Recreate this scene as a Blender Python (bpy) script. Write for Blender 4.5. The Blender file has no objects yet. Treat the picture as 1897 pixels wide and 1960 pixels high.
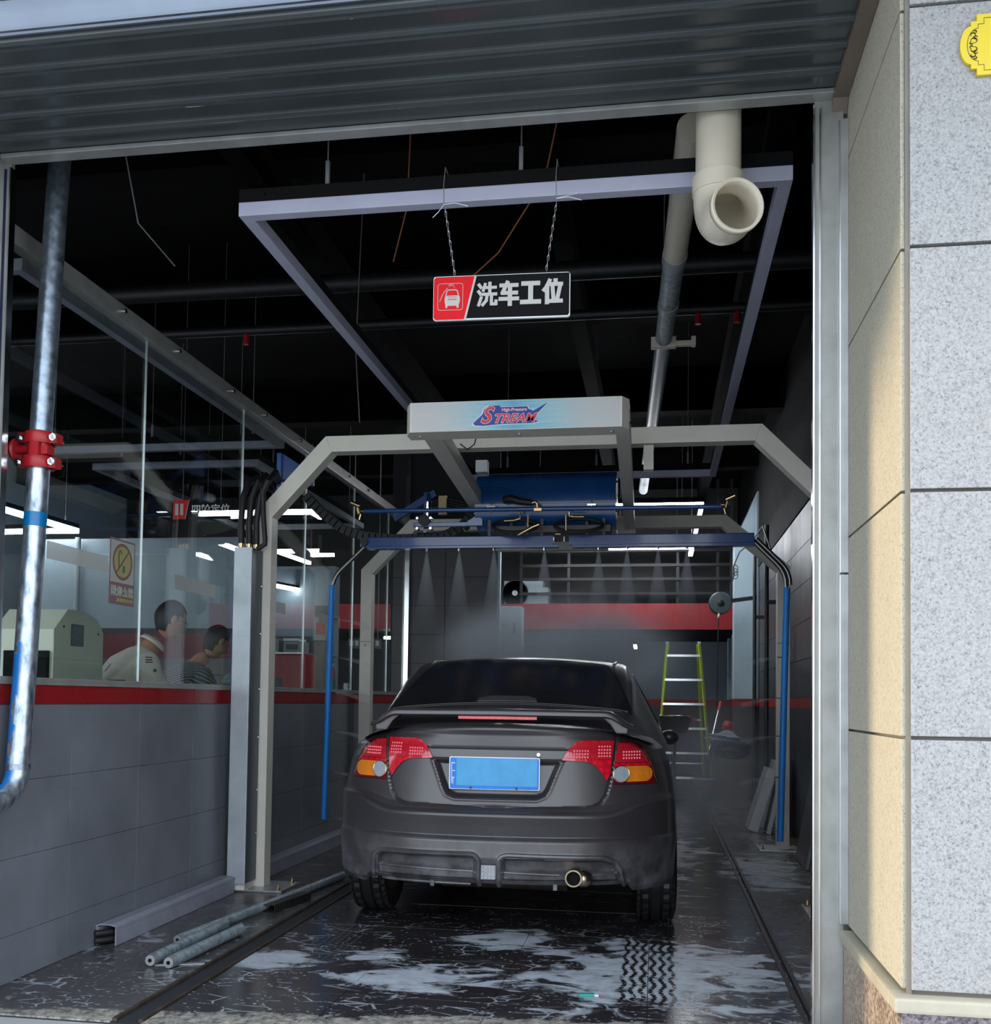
import bpy, bmesh, math, random
import numpy as np
from mathutils import Matrix, Vector, geometry
from mathutils.bvhtree import BVHTree
random.seed(7)
S = bpy.context.scene
C = S.collection
PI = math.pi

# ---------------- camera ----------------
cam_d = bpy.data.cameras.new('camera'); cam = bpy.data.objects.new('camera', cam_d); C.objects.link(cam)
yaw, pitch, roll = 0.1590, 0.0390, 0.01348
fwd = Vector((-math.sin(yaw)*math.cos(pitch), math.cos(yaw)*math.cos(pitch), math.sin(pitch)))
rgt = Vector((math.cos(yaw), math.sin(yaw), 0)); up = rgt.cross(fwd)
r2 = rgt*math.cos(roll)+up*math.sin(roll); u2 = -rgt*math.sin(roll)+up*math.cos(roll)
cam.matrix_world = Matrix(((r2.x,u2.x,-fwd.x,0),(r2.y,u2.y,-fwd.y,0),(r2.z,u2.z,-fwd.z,1.2),(0,0,0,1)))
cam_d.sensor_fit = 'HORIZONTAL'; cam_d.sensor_width = 36
cam_d.lens = 36*1932/1897; cam_d.shift_y = (1265-980)/1897
cam_d.clip_start = 0.05
S.camera = cam

# ---------------- world, sun, exposure ----------------
W = bpy.data.worlds.new('hazy_sky'); S.world = W; W.use_nodes = True
wn = W.node_tree.nodes; wl = W.node_tree.links; wn.clear()
wo = wn.new('ShaderNodeOutputWorld'); bg = wn.new('ShaderNodeBackground')
tcw = wn.new('ShaderNodeTexCoord'); sep = wn.new('ShaderNodeSeparateXYZ'); rmp = wn.new('ShaderNodeValToRGB')
wl.new(tcw.outputs['Generated'], sep.inputs[0]); wl.new(sep.outputs[2], rmp.inputs[0])
rmp.color_ramp.elements[0].color = (0.70,0.74,0.78,1); rmp.color_ramp.elements[0].position = 0.0
rmp.color_ramp.elements[1].color = (0.72,0.83,1.0,1); rmp.color_ramp.elements[1].position = 0.7
wl.new(rmp.outputs[0], bg.inputs[0]); bg.inputs[1].default_value = 2.2
wl.new(bg.outputs[0], wo.inputs[0])
sun_d = bpy.data.lights.new('sun','SUN'); sun_d.energy = 2.5; sun_d.angle = math.radians(2.5); sun_d.color = (1.0,0.76,0.50)
sun = bpy.data.objects.new('sun', sun_d); C.objects.link(sun)
el, az = math.radians(8.2), math.radians(6.5)
sd = Vector((math.cos(el)*math.cos(az), math.cos(el)*math.sin(az), -math.sin(el)))
sun.rotation_euler = sd.to_track_quat('-Z','Y').to_euler()
S.view_settings.view_transform = 'Standard'; S.view_settings.look = 'None'
S.view_settings.exposure = 0.80; S.view_settings.gamma = 1.0; S.view_settings.use_curve_mapping = False
S.cycles.use_denoising = True
S.cycles.max_bounces = 8; S.cycles.transparent_max_bounces = 16; S.cycles.volume_bounces = 1
S.cycles.caustics_reflective = False; S.cycles.caustics_refractive = False
S.cycles.volume_step_rate = 2.0
S.cycles.sample_clamp_indirect = 4.0

# ---------------- materials ----------------
def srgb(r,g,b):
    f = lambda c: (c/255/12.92) if c/255 <= .04045 else ((c/255+.055)/1.055)**2.4
    return (f(r),f(g),f(b),1)
class NT:
    def __init__(s, name):
        s.m = bpy.data.materials.new(name); s.m.use_nodes = True; s.t = s.m.node_tree; s.n = s.t.nodes; s.l = s.t.links
        s.b = s.n['Principled BSDF']; s.out = s.n['Material Output']; s._pos = None
    def node(s, typ, **kw):
        n = s.n.new(typ)
        for k, v in kw.items(): setattr(n, k, v)
        return n
    def pos(s):
        if s._pos is None: s._pos = s.node('ShaderNodeNewGeometry').outputs['Position']
        return s._pos
    def sepp(s):
        q = s.node('ShaderNodeSeparateXYZ'); s.l.new(s.pos(), q.inputs[0]); return q.outputs
    def math(s, op, a, b=0.0, c=None, clamp=False):
        n = s.node('ShaderNodeMath', operation=op); n.use_clamp = clamp
        for i, v in enumerate((a, b, c)):
            if v is None: continue
            if isinstance(v, (int, float)): n.inputs[i].default_value = v
            else: s.l.new(v, n.inputs[i])
        return n.outputs[0]
    def noise(s, scale=5, detail=3, rough=.55, dist=0, vec=None, stretch=None):
        n = s.node('ShaderNodeTexNoise'); n.inputs['Scale'].default_value = scale; n.inputs['Detail'].default_value = detail
        n.inputs['Roughness'].default_value = rough; n.inputs['Distortion'].default_value = dist
        v = vec or s.pos()
        if stretch:
            mp = s.node('ShaderNodeMapping'); mp.inputs['Scale'].default_value = stretch; s.l.new(v, mp.inputs[0]); v = mp.outputs[0]
        s.l.new(v, n.inputs['Vector']); return n.outputs['Fac']
    def voro(s, scale=5, feature='F1', rnd=1.0, stretch=None, warp=0.0):
        n = s.node('ShaderNodeTexVoronoi'); n.feature = feature; n.inputs['Scale'].default_value = scale; n.inputs['Randomness'].default_value = rnd
        v = s.pos()
        if warp:
            tn = s.node('ShaderNodeTexNoise'); tn.inputs['Scale'].default_value = 22; tn.inputs['Detail'].default_value = 4; s.l.new(v, tn.inputs['Vector'])
            mw = s.node('ShaderNodeMix', data_type='VECTOR'); vm = s.node('ShaderNodeVectorMath', operation='SCALE'); s.l.new(tn.outputs['Color'], vm.inputs[0]); vm.inputs['Scale'].default_value = warp
            va = s.node('ShaderNodeVectorMath', operation='ADD'); s.l.new(v, va.inputs[0]); s.l.new(vm.outputs[0], va.inputs[1]); s.n.remove(mw); v = va.outputs[0]
        if stretch:
            mp = s.node('ShaderNodeMapping'); mp.inputs['Scale'].default_value = stretch; s.l.new(v, mp.inputs[0]); v = mp.outputs[0]
        s.l.new(v, n.inputs['Vector']); return n.outputs['Distance']
    def ramp(s, fac, stops):
        n = s.node('ShaderNodeValToRGB'); e = n.color_ramp.elements
        while len(e) < len(stops): e.new(.5)
        for i, (p, c) in enumerate(stops):
            e[i].position = p; e[i].color = c if len(c) == 4 else (*c, 1)
        s.l.new(fac, n.inputs[0]); return n.outputs[0]
    def step(s, v, lo, hi):
        n = s.node('ShaderNodeMapRange'); n.interpolation_type = 'SMOOTHSTEP'
        n.inputs['From Min'].default_value = lo; n.inputs['From Max'].default_value = hi; s.l.new(v, n.inputs[0]); return n.outputs[0]
    def mix(s, f, a, b):
        n = s.node('ShaderNodeMix', data_type='RGBA')
        for k, v in ((0, f), (6, a), (7, b)):
            if isinstance(v, (int, float)): n.inputs[k].default_value = v
            elif isinstance(v, tuple): n.inputs[k].default_value = v
            else: s.l.new(v, n.inputs[k])
        return n.outputs[2]
    def set(s, key, v):
        i = s.b.inputs[key]
        if isinstance(v, (int, float, tuple)): i.default_value = v
        else: s.l.new(v, i)
    def bump(s, h, strength=.3, dist=.005):
        n = s.node('ShaderNodeBump'); n.inputs['Strength'].default_value = strength; n.inputs['Distance'].default_value = dist
        s.l.new(h, n.inputs['Height']); s.l.new(n.outputs[0], s.b.inputs['Normal'])
def P(name, col, rough=.5, metal=0.0, var=0.12, vs=6.0, bump=0, bs=60, spec=None, coat=0, rv=.08):
    """plain procedural material: base colour with mottling, roughness variation and optional fine relief"""
    t = NT(name); n = t.noise(vs, 4)
    c = tuple(col[:3])
    a = tuple(max(0, x*(1-var)) for x in c)+(1,); b = tuple(min(1, x*(1+var)) for x in c)+(1,)
    t.set('Base Color', t.ramp(n, [(.3, a), (.7, b)]))
    t.set('Roughness', t.math('MULTIPLY_ADD', n, rv*2, rough-rv, clamp=True)); t.set('Metallic', float(metal))
    if spec is not None: t.set('Specular IOR Level', spec)
    if coat: t.set('Coat Weight', coat); t.set('Coat Roughness', .08)
    if bump: t.bump(t.noise(bs, 3), bump, .002)
    return t.m
def EM(name, col, strength):
    t = NT(name); t.set('Base Color', (*col[:3],1)); t.set('Emission Color', (*col[:3],1)); t.set('Emission Strength', float(strength)); return t.m
def stonemat(name, a, b, c, scale, rough=.7, bump=.5):
    t = NT(name); n = t.noise(scale, 5, .7); v = t.noise(scale*.33, 3, .6); w = t.noise(2.2, 4)
    col = t.ramp(n, [(.30, a), (.43, b), (.62, c)])
    col = t.mix(t.math('MULTIPLY', t.step(v, .55, .7), .25), col, a)
    col = t.mix(t.math('MULTIPLY', t.step(w, .5, .75), .15), col, (.30,.29,.24,1))
    t.set('Base Color', col); t.set('Roughness', rough); t.bump(n, bump, .004); return t.m
mt = {}
mt['stone'] = stonemat('grey_granite', srgb(80,80,81), srgb(144,144,143), srgb(164,164,163), 150)
mt['stone_side'] = stonemat('cream_granite', srgb(118,114,100), srgb(170,166,148), srgb(182,179,162), 140)
mt['plinth'] = stonemat('dark_granite', srgb(28,26,30), srgb(82,76,82), srgb(150,138,140), 60, .3, .15)
mt['plinth_side'] = stonemat('brown_granite', srgb(60,50,40), srgb(122,104,86), srgb(190,172,150), 60, .3, .15)
mt['ledge'] = P('ledge_stone', srgb(170,164,146), .6, bump=.2)
mt['grout'] = P('joint_sealant', srgb(120,116,108), .8)
mt['tile'] = P('dark_grey_tile', srgb(118,122,130), .34, var=.14, vs=3.5, rv=.12)
mt['tile_back'] = P('charcoal_tile', srgb(84,80,86), .4, var=.12, vs=3)
mt['tile_blue'] = P('slate_tile', srgb(32,40,48), .45, var=.2, vs=3, rv=.1)
mt['redtile'] = P('red_tile', srgb(150,26,32), .3, var=.08)
mt['red_panel'] = P('red_cladding', srgb(150,28,36), .35, var=.06)
mt['darkgrout'] = P('dark_grout', srgb(40,42,46), .8)
mt['lightgrout'] = P('light_grout', srgb(112,112,118), .8)
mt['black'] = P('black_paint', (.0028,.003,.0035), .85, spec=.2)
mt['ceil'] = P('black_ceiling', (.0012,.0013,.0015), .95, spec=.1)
mt['duct'] = P('dark_duct', (.007,.0075,.009), .5)
mt['concrete'] = P('rough_concrete', srgb(120,116,108), .75, var=.3, vs=9, bump=.6, bs=30)
mt['street'] = P('street_paving', srgb(172,172,170), .85, var=.15, vs=2, bump=.2)
mt['white_wall'] = P('pale_blue_paint', srgb(124,138,148), .6, var=.05)
mt['col_white'] = P('pale_pillar_paint', srgb(176,196,204), .55, var=.04)
mt['alu'] = P('brushed_aluminium', srgb(190,194,196), .34, .75, var=.10, vs=8, rv=.12)
mt['alu_dull'] = P('weathered_aluminium', srgb(164,166,163), .42, .45, var=.14, vs=9, rv=.12)
mt['chrome'] = P('bright_steel', srgb(225,228,230), .16, 1.0, var=.05)
mt['galv'] = P('galvanised_steel', srgb(150,164,178), .33, .85, var=.38, vs=28, bump=.15, bs=90, rv=.16)
mt['galv_dull'] = P('mottled_galvanised_steel', srgb(156,170,176), .45, .45, var=.45, vs=34, bump=.15)
mt['steel_dark'] = P('dark_steel', srgb(64,62,62), .4, .6, var=.3, vs=12)
mt['rust'] = P('rusty_steel', srgb(72,62,54), .6, .4, var=.5, vs=18, bump=.5)
mt['cream'] = P('cream_powder_coat', srgb(222,218,206), .45, var=.04)
mt['cream_m'] = P('cream_machine_paint', srgb(206,210,190), .45, var=.03)
mt['bluepaint'] = P('blue_enamel', srgb(34,80,140), .25, var=.1, coat=.6)
mt['bluepaint2'] = P('dark_blue_enamel', srgb(26,66,124), .26, var=.08, coat=.5)
mt['bluefoam'] = P('bright_blue_sleeve', srgb(30,130,214), .5, var=.08, vs=14)
mt['rubber'] = P('black_rubber', (.012,.012,.013), .55, var=.2, bump=.15)
mt['brass'] = P('brass_fitting', srgb(214,184,138), .25, 1.0, var=.1)
mt['lav'] = P('lavender_diffuser', srgb(176,178,198), .5, var=.05)
mt['lav_dull'] = P('grey_trunking', srgb(150,152,166), .5, var=.12, vs=8)
mt['pvc'] = P('cream_pvc', srgb(214,206,188), .35, var=.05)
mt['pvc_grey'] = P('grey_pvc', srgb(150,160,166), .35, var=.06)
mt['redpaint'] = P('red_valve_paint', srgb(166,26,34), .38, var=.14, vs=20, bump=.1)
mt['tape'] = P('blue_tape', srgb(0,110,170), .3, var=.1)
mt['wire_orange'] = P('orange_wire', srgb(150,84,50), .5)
mt['wire_grey'] = P('grey_wire', srgb(120,120,122), .5)
mt['yellow'] = P('yellow_plaque', srgb(212,188,36), .4, var=.02)
mt['ink'] = P('black_print', (.01,.01,.01), .6)
mt['white'] = P('white_paint', srgb(225,228,230), .5, var=.03)
mt['signred'] = P('sign_red', srgb(214,20,30), .5, var=.03, spec=.2)
mt['signblack'] = P('sign_black', (.004,.004,.005), .6, var=.3, spec=.12)
mt['signgrey'] = P('sign_letter_grey', srgb(186,184,180), .45, var=.03)
mt['led'] = EM('led_diffuser', (0.90,0.94,1.0), 17.0)
mt['ledsoft'] = EM('led_diffuser_soft', (0.93,0.95,1.0), 9.0)
mt['card'] = P('brown_cardboard', srgb(112,98,84), .8, var=.1, bump=.1)
mt['bag'] = P('dark_plastic_bag', (.01,.01,.012), .3, bump=.5, bs=25)
mt['cloth_grey'] = P('grey_cloth', srgb(130,140,150), .85, var=.15, bump=.4, bs=30)
mt['green'] = P('lime_fibreglass', srgb(170,190,60), .5, var=.08)
mt['orange'] = P('orange_plastic', srgb(226,78,40), .4)
mt['skin'] = P('skin', srgb(196,140,110), .55, var=.06)
mt['hair'] = P('black_hair', (.008,.008,.008), .6, var=.4, vs=80, bump=.5, bs=150)
mt['jacket'] = P('beige_work_jacket', srgb(226,218,204), .85, var=.08, vs=8, bump=.25, bs=14)
mt['trouser'] = P('dark_trousers', (.02,.021,.025), .85)
mt['leather'] = P('tan', srgb(190,160,120), .6)
mt['teal'] = P('teal_plastic', srgb(40,160,150), .3)
mt['pink'] = P('pink_plastic', srgb(200,120,140), .4)
mt['greybox'] = P('grey_equipment', srgb(140,146,148), .5)
mt['fan'] = P('dark_fan_plastic', srgb(64,74,78), .4)
mt['label'] = P('label_grey', srgb(70,80,84), .5)

for k_, c_, r_, me_ in (('logo_blue',srgb(38,62,150),.35,0),('logo_red',srgb(226,48,66),.35,0),('pinkish',srgb(240,190,205),.35,0),('pipe_steel',srgb(120,118,116),.3,.9),('alu_casing',srgb(184,192,198),.42,.35),('steel_blue',srgb(74,84,94),.35,.5)):
    mt[k_] = P(k_, c_, r_, me_)
def glassmat(name, tint=(.90,.94,.93,1), ior=1.5):
    t = NT(name); n = t.n; t.n.remove(t.b)
    tr = n.new('ShaderNodeBsdfTransparent'); tr.inputs[0].default_value = tint
    gl = n.new('ShaderNodeBsdfGlossy'); gl.inputs['Roughness'].default_value = 0.0
    fr = n.new('ShaderNodeFresnel'); ge = n.new('ShaderNodeNewGeometry')
    t._pos = ge.outputs['Position']; t.l.new(t.math('MULTIPLY_ADD', ge.outputs['Backfacing'], 1/ior-ior, ior), fr.inputs['IOR'])   # same reflectance from both sides of the pane
    mx = n.new('ShaderNodeMixShader'); t.l.new(fr.outputs[0], mx.inputs[0]); t.l.new(tr.outputs[0], mx.inputs[1]); t.l.new(gl.outputs[0], mx.inputs[2])
    t.l.new(mx.outputs[0], t.out.inputs[0]); return t.m
mt['glass'] = glassmat('clear_glass')
def film(name, col, alpha):
    t = NT(name); t.set('Base Color', col); t.set('Alpha', alpha); t.set('Roughness', .5); return t.m
mt['strip'] = film('frosted_film', srgb(205,208,204), .62)
mt['sticker_w'] = film('sticker_white', srgb(205,215,205), .8)
mt['sticker_y'] = film('sticker_yellow', srgb(200,195,130), .8)
mt['sticker_r'] = film('sticker_red_brown', srgb(150,110,100), .85)
mt['sticker_t'] = film('sticker_text_band', srgb(150,120,122), .85)
mt['sticker_g'] = film('sticker_green', srgb(70,130,100), .9)

def red_checker():
    t = NT('red_checker_plate'); v = t.voro(26, rnd=.3, stretch=(1,1,1.6))
    t.set('Base Color', srgb(190,40,50)); t.set('Roughness', .4); t.bump(t.step(v, .25, .35), -.6, .004); return t.m
mt['checker'] = red_checker()
def stripes_shirt():
    t = NT('striped_knit'); p = t.sepp(); v = t.math('ADD', t.math('MULTIPLY', p[2], 210.0), t.math('MULTIPLY', p[1], 150.0))
    s_ = t.math('SINE', v); t.set('Base Color', t.mix(t.step(s_, .72, .86), (.012,.013,.015,1), srgb(190,190,186))); t.set('Roughness', .9); return t.m
mt['stripe'] = stripes_shirt()
def lightboxprint():
    t = NT('light_box_print')
    tc = t.node('ShaderNodeTexCoord'); q = t.node('ShaderNodeSeparateXYZ'); t.l.new(tc.outputs['Object'], q.inputs[0])
    x = t.math('ABSOLUTE', q.outputs[0]); z = q.outputs[2]
    s_ = t.math('SINE', t.math('MULTIPLY', z, 700.0)); nz = t.noise(1.0, 3, .7, vec=tc.outputs['Object'], stretch=(3,1,260))
    f = t.math('ADD', t.math('SUBTRACT', .62, t.math('MULTIPLY', x, 1.7)), t.math('ADD', t.math('MULTIPLY', s_, .16), t.math('MULTIPLY', t.math('SUBTRACT', nz, .5), 1.1)))
    t.set('Base Color', t.ramp(f, [(.0, srgb(205,206,204)), (.4, srgb(150,212,226)), (.8, srgb(20,150,200))])); t.set('Roughness', .35); return t.m
mt['lbprint'] = lightboxprint()

def pipe_mat():
    t = NT('riser_pipe_steel'); n = t.noise(34, 5, .6, stretch=(1,1,.35)); p = t.sepp()
    col = t.ramp(n, [(.3, srgb(96,112,132)), (.5, srgb(168,182,196)), (.7, srgb(214,222,228))])
    m = t.noise(9, 4, .6, stretch=(1,1,.45))
    zone = t.math('MULTIPLY', t.step(p[2], 1.50, 1.42), t.step(p[0], -2.550, -2.572))
    zone = t.math('MULTIPLY', zone, t.step(m, .46, .50))
    t.set('Base Color', t.mix(zone, col, srgb(30,110,180))); t.set('Metallic', t.math('SUBTRACT', .85, t.math('MULTIPLY', zone, .85)))
    t.set('Roughness', t.math('MULTIPLY_ADD', n, .35, .18)); t.bump(n, .2, .002); return t.m
mt['riser'] = pipe_mat()

def wetfloor(name, base, rough, seed=0):
    """wet tile with soap film, splatter and a rubbed-through tyre track; threshold of bare cement at the door"""
    t = NT(name); p = t.sepp(); X, Y = p[0], p[1]
    n1 = t.noise(3.2, 5, .62, 1.2); n2 = t.noise(14, 5, .65, .6); n3 = t.noise(1.5, 3)
    nst = t.noise(4.0, 6, .62, 1.0, stretch=(.9,1.7,1))
    def ell(cx, cy, rx, ry):
        a = t.math('DIVIDE', t.math('SUBTRACT', X, cx), rx); b = t.math('DIVIDE', t.math('SUBTRACT', Y, cy), ry)
        return t.math('SUBTRACT', 1.0, t.math('SQRT', t.math('ADD', t.math('MULTIPLY', a, a), t.math('MULTIPLY', b, b))))
    reg = None
    for e in ((.02,4.62,.60,.62), (.33,4.75,.26,.45), (-.30,4.45,.32,.45), (-.68,5.05,.28,.26), (-1.02,4.28,.34,.28), (-1.72,4.45,.22,.18), (-1.30,4.62,.20,.14), (.10,8.2,.3,1.2), (.75,7.6,.3,.9)):
        v = ell(*e); reg = v if reg is None else t.math('MAXIMUM', reg, v)
    f = t.math('ADD', t.math('MULTIPLY', reg, .55), t.math('MULTIPLY', t.math('SUBTRACT', nst, .5), 2.3))
    film_ = t.step(f, .02, .34)
    # tyre track through the film
    inx = t.math('MULTIPLY', t.step(X, -.16, -.14), t.step(X, .10, .08))
    wob = t.math('MULTIPLY', t.math('SINE', t.math('MULTIPLY', Y, 34.0)), .009)
    gro = t.math('SINE', t.math('MULTIPLY', t.math('ADD', X, wob), 150.0))
    gro = t.math('ADD', gro, t.math('MULTIPLY', t.math('SINE', t.math('MULTIPLY', Y, 210.0)), .45))
    trk = t.math('MULTIPLY', t.math('MULTIPLY', inx, t.step(gro, .1, -.3)), t.math('MULTIPLY', t.step(Y, 4.06, 4.12), t.step(Y, 5.6, 5.5)))
    inl = t.math('MULTIPLY', t.step(X, -1.70, -1.67), t.step(X, -1.44, -1.47))
    grl = t.math('MULTIPLY', t.step(t.math('SINE', t.math('MULTIPLY', X, 170.0)), .0, .6), t.step(t.math('SINE', t.math('ADD', t.math('MULTIPLY', Y, 150.0), t.math('MULTIPLY', X, 60.0))), -.3, .4))
    tl = t.math('MULTIPLY', t.math('MULTIPLY', inl, grl), t.math('MULTIPLY', t.step(Y, 4.3, 4.6), t.step(Y, 5.4, 5.2)))
    film_ = t.math('MULTIPLY', film_, t.math('SUBTRACT', 1.0, trk))
    film_ = t.math('MULTIPLY', film_, t.math('MULTIPLY_ADD', n2, 1.2, .30), clamp=True)
    # splatter dots and lacy webs
    near = t.step(Y, 6.6, 4.9)
    d1 = t.step(t.voro(42, stretch=(.6,1.2,1), warp=.05), .24, .14); d1 = t.math('MULTIPLY', d1, t.step(n1, .46, .52))
    web = t.step(t.voro(11, 'DISTANCE_TO_EDGE', stretch=(.8,1.3,1)), .06, .012); web = t.math('MULTIPLY', web, t.step(t.noise(5.0, 5, .7), .50, .58))
    spl = t.math('MULTIPLY', t.math('MAXIMUM', d1, web), near)
    streak = t.math('MULTIPLY', t.math('MULTIPLY', t.step(t.noise(7, 4, .6, .5, stretch=(.5,3.0,1)), .60, .68), t.step(Y, 5.2, 7.0)), .5)
    foam = t.math('MAXIMUM', t.math('MAXIMUM', t.math('MULTIPLY', film_, .98), t.math('MULTIPLY', spl, .6)), t.math('MAXIMUM', streak, t.math('MULTIPLY', tl, .14)))
    # bare cement at the threshold
    cem = t.step(t.math('ADD', t.math('SUBTRACT', t.math('MULTIPLY_ADD', X, .13, 3.88), Y), t.math('MULTIPLY', t.math('SUBTRACT', t.noise(6, 6, .7), .5), .40)), -.02, .02)
    b_ = t.ramp(t.noise(2.2, 4), [(.3, tuple(c*.75 for c in base[:3])+(1,)), (.7, tuple(min(1,c*1.3) for c in base[:3])+(1,))])
    col = t.mix(foam, b_, srgb(196,204,212))
    col = t.mix(cem, col, t.ramp(t.noise(22, 6, .75), [(.38, srgb(74,72,68)), (.5, srgb(140,136,126)), (.65, srgb(186,180,166))]))
    t.set('Base Color', col)
    r = t.math('MULTIPLY_ADD', n1, .18, rough-.09, clamp=True); r = t.math('ADD', r, t.math('MULTIPLY', foam, .35)); r = t.math('ADD', r, t.math('MULTIPLY', cem, .5), clamp=True)
    t.set('Roughness', r)
    t.bump(t.math('ADD', t.math('MULTIPLY', n3, .6), t.math('MULTIPLY', foam, .25)), .25, .01); return t.m
mt['floor'] = wetfloor('wet_dark_floor_tile', srgb(50,47,49), .18)
mt['apron'] = wetfloor('wet_cement_margin', srgb(76,74,74), .28)

# ---------------- geometry helpers ----------------
class MB:
    def __init__(s): s.v = []; s.f = []
    def add(s, vs, fs):
        o = len(s.v); s.v += [tuple(map(float, v)) for v in vs]; s.f += [tuple(o+i for i in f) for f in fs]; return s
    def box(s, x0, x1, y0, y1, z0, z1):
        return s.add([(x,y,z) for z in (z0,z1) for y in (y0,y1) for x in (x0,x1)], [(0,2,3,1),(4,5,7,6),(0,1,5,4),(2,6,7,3),(0,4,6,2),(1,3,7,5)])
    def cbox(s, c, d, rot=None):
        vs = [Vector((x*d[0]/2,y*d[1]/2,z*d[2]/2)) for z in (-1,1) for y in (-1,1) for x in (-1,1)]
        if rot is not None: vs = [rot @ v for v in vs]
        return s.add([v+Vector(c) for v in vs], [(0,2,3,1),(4,5,7,6),(0,1,5,4),(2,6,7,3),(0,4,6,2),(1,3,7,5)])
    def bar(s, a, b, w, h, upv=(0,0,1)):
        """rectangular bar from a to b; w sideways, h along upv"""
        a, b = Vector(a), Vector(b); d = (b-a).normalized(); u = Vector(upv); sd_ = d.cross(u).normalized(); u = sd_.cross(d).normalized()
        vs = [p+sd_*x*w/2+u*z*h/2 for p in (a,b) for z in (-1,1) for x in (-1,1)]
        return s.add(vs, [(0,1,3,2),(4,6,7,5),(0,4,5,1),(2,3,7,6),(0,2,6,4),(1,5,7,3)])
    def tube(s, path, r, seg=12, cap=True, closed=False):
        P_ = [Vector(p) for p in path]; n = len(P_); rings = []; prev = None
        rr = r if isinstance(r, (list, tuple)) else [r]*n
        for i in range(n):
            if closed: d = (P_[(i+1) % n]-P_[i-1]).normalized()
            else: d = ((P_[min(i+1,n-1)]-P_[i]).normalized()+(P_[i]-P_[max(i-1,0)]).normalized()).normalized()
            if prev is None:
                u = Vector((0,0,1)) if abs(d.z) < .9 else Vector((1,0,0)); u = (u-d*u.dot(d)).normalized()
            else: u = (prev-d*prev.dot(d)).normalized()
            prev = u; w = d.cross(u)
            rings.append([P_[i]+(u*math.cos(2*PI*k/seg)+w*math.sin(2*PI*k/seg))*rr[i] for k in range(seg)])
        vs = [v for R_ in rings for v in R_]; fs = []
        for i in range(n if closed else n-1):
            j = (i+1) % n
            for k in range(seg): fs.append((i*seg+k, i*seg+(k+1)%seg, j*seg+(k+1)%seg, j*seg+k))
        if cap and not closed: fs.append(tuple(reversed(range(seg)))); fs.append(tuple((n-1)*seg+k for k in range(seg)))
        return s.add(vs, fs)
    def cyl(s, a, b, r, seg=16, r2=None):
        return s.tube([a, b], [r, r if r2 is None else r2], seg)
    def lathe(s, prof, origin=(0,0,0), axis='Z', seg=24):
        """profile of (radius, height) pairs turned about an axis"""
        vs = []; fs = []
        for (r, h) in prof:
            for k in range(seg):
                a = 2*PI*k/seg; x, y = r*math.cos(a), r*math.sin(a)
                p = {'Z':(x,y,h), 'Y':(x,h,y), 'X':(h,x,y)}[axis]; vs.append(tuple(p[i]+origin[i] for i in range(3)))
        for i in range(len(prof)-1):
            for k in range(seg): fs.append((i*seg+k, i*seg+(k+1)%seg, (i+1)*seg+(k+1)%seg, (i+1)*seg+k))
        fs.append(tuple(range(seg))); fs.append(tuple((len(prof)-1)*seg+k for k in range(seg)))
        return s.add(vs, fs)
    def prism(s, poly, a, b, axis='Y'):
        """polygon in the plane across axis, extruded from a to b"""
        def q(u, v, t): return {'Y':(u,t,v), 'X':(t,u,v), 'Z':(u,v,t)}[axis]
        n = len(poly); vs = [q(u,v,a) for u,v in poly]+[q(u,v,b) for u,v in poly]
        return s.add(vs, [tuple(range(n)), tuple(reversed(range(n,2*n)))]+[(i,(i+1)%n,n+(i+1)%n,n+i) for i in range(n)])
    def sphere(s, c, r, nu=16, nv=10):
        r = r if isinstance(r, (tuple, list)) else (r,r,r)
        vs = []; fs = []
        for j in range(nv+1):
            for i in range(nu):
                t = PI*j/nv; a = 2*PI*i/nu; vs.append((c[0]+r[0]*math.sin(t)*math.cos(a), c[1]+r[1]*math.sin(t)*math.sin(a), c[2]+r[2]*math.cos(t)))
        for j in range(nv):
            for i in range(nu): fs.append((j*nu+i, (j+1)*nu+i, (j+1)*nu+(i+1)%nu, j*nu+(i+1)%nu))
        return s.add(vs, fs)
    def grid(s, f, nu, nv, wrap=False):
        vs = [f(i/(nu-1), j/(nv-1)) for j in range(nv) for i in range(nu)]
        return s.add(vs, [(j*nu+i, j*nu+i+1, (j+1)*nu+i+1, (j+1)*nu+i) for j in range(nv-1) for i in range(nu-1)])
    def build(s, name, mat, parent=None, smooth=False, bevel=0, local=False, weld=False):
        me = bpy.data.meshes.new(name); vs = s.v
        if parent is not None and not local:
            inv = world_of(parent).inverted(); vs = [inv @ Vector(v) for v in vs]
        me.from_pydata([tuple(v) for v in vs], [], s.f); me.validate()
        bm = bmesh.new(); bm.from_mesh(me)
        if weld: bmesh.ops.remove_doubles(bm, verts=bm.verts, dist=1e-5)
        bmesh.ops.recalc_face_normals(bm, faces=bm.faces)
        if bevel: bmesh.ops.bevel(bm, geom=[e for e in bm.edges if e.is_manifold and e.calc_face_angle(0) > .5], offset=bevel, segments=2, affect='EDGES', profile=.7)
        bm.to_mesh(me); bm.free()
        if smooth:
            for p in me.polygons: p.use_smooth = True
            try: me.set_sharp_from_angle(angle=math.radians(smooth if smooth is not True else 40))
            except Exception: pass
        o = bpy.data.objects.new(name, me); C.objects.link(o)
        if mat is not None: me.materials.append(mt[mat] if isinstance(mat, str) else mat)
        if parent is not None: o.parent = parent
        return o
def world_of(o):
    m = o.matrix_basis.copy(); p = o.parent
    while p is not None: m = p.matrix_basis @ m; p = p.parent
    return m
def tag(o, label, cat, group=None, kind=None):
    o['label'] = label; o['category'] = cat
    if group: o['group'] = group
    if kind: o['kind'] = kind
    return o
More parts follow.
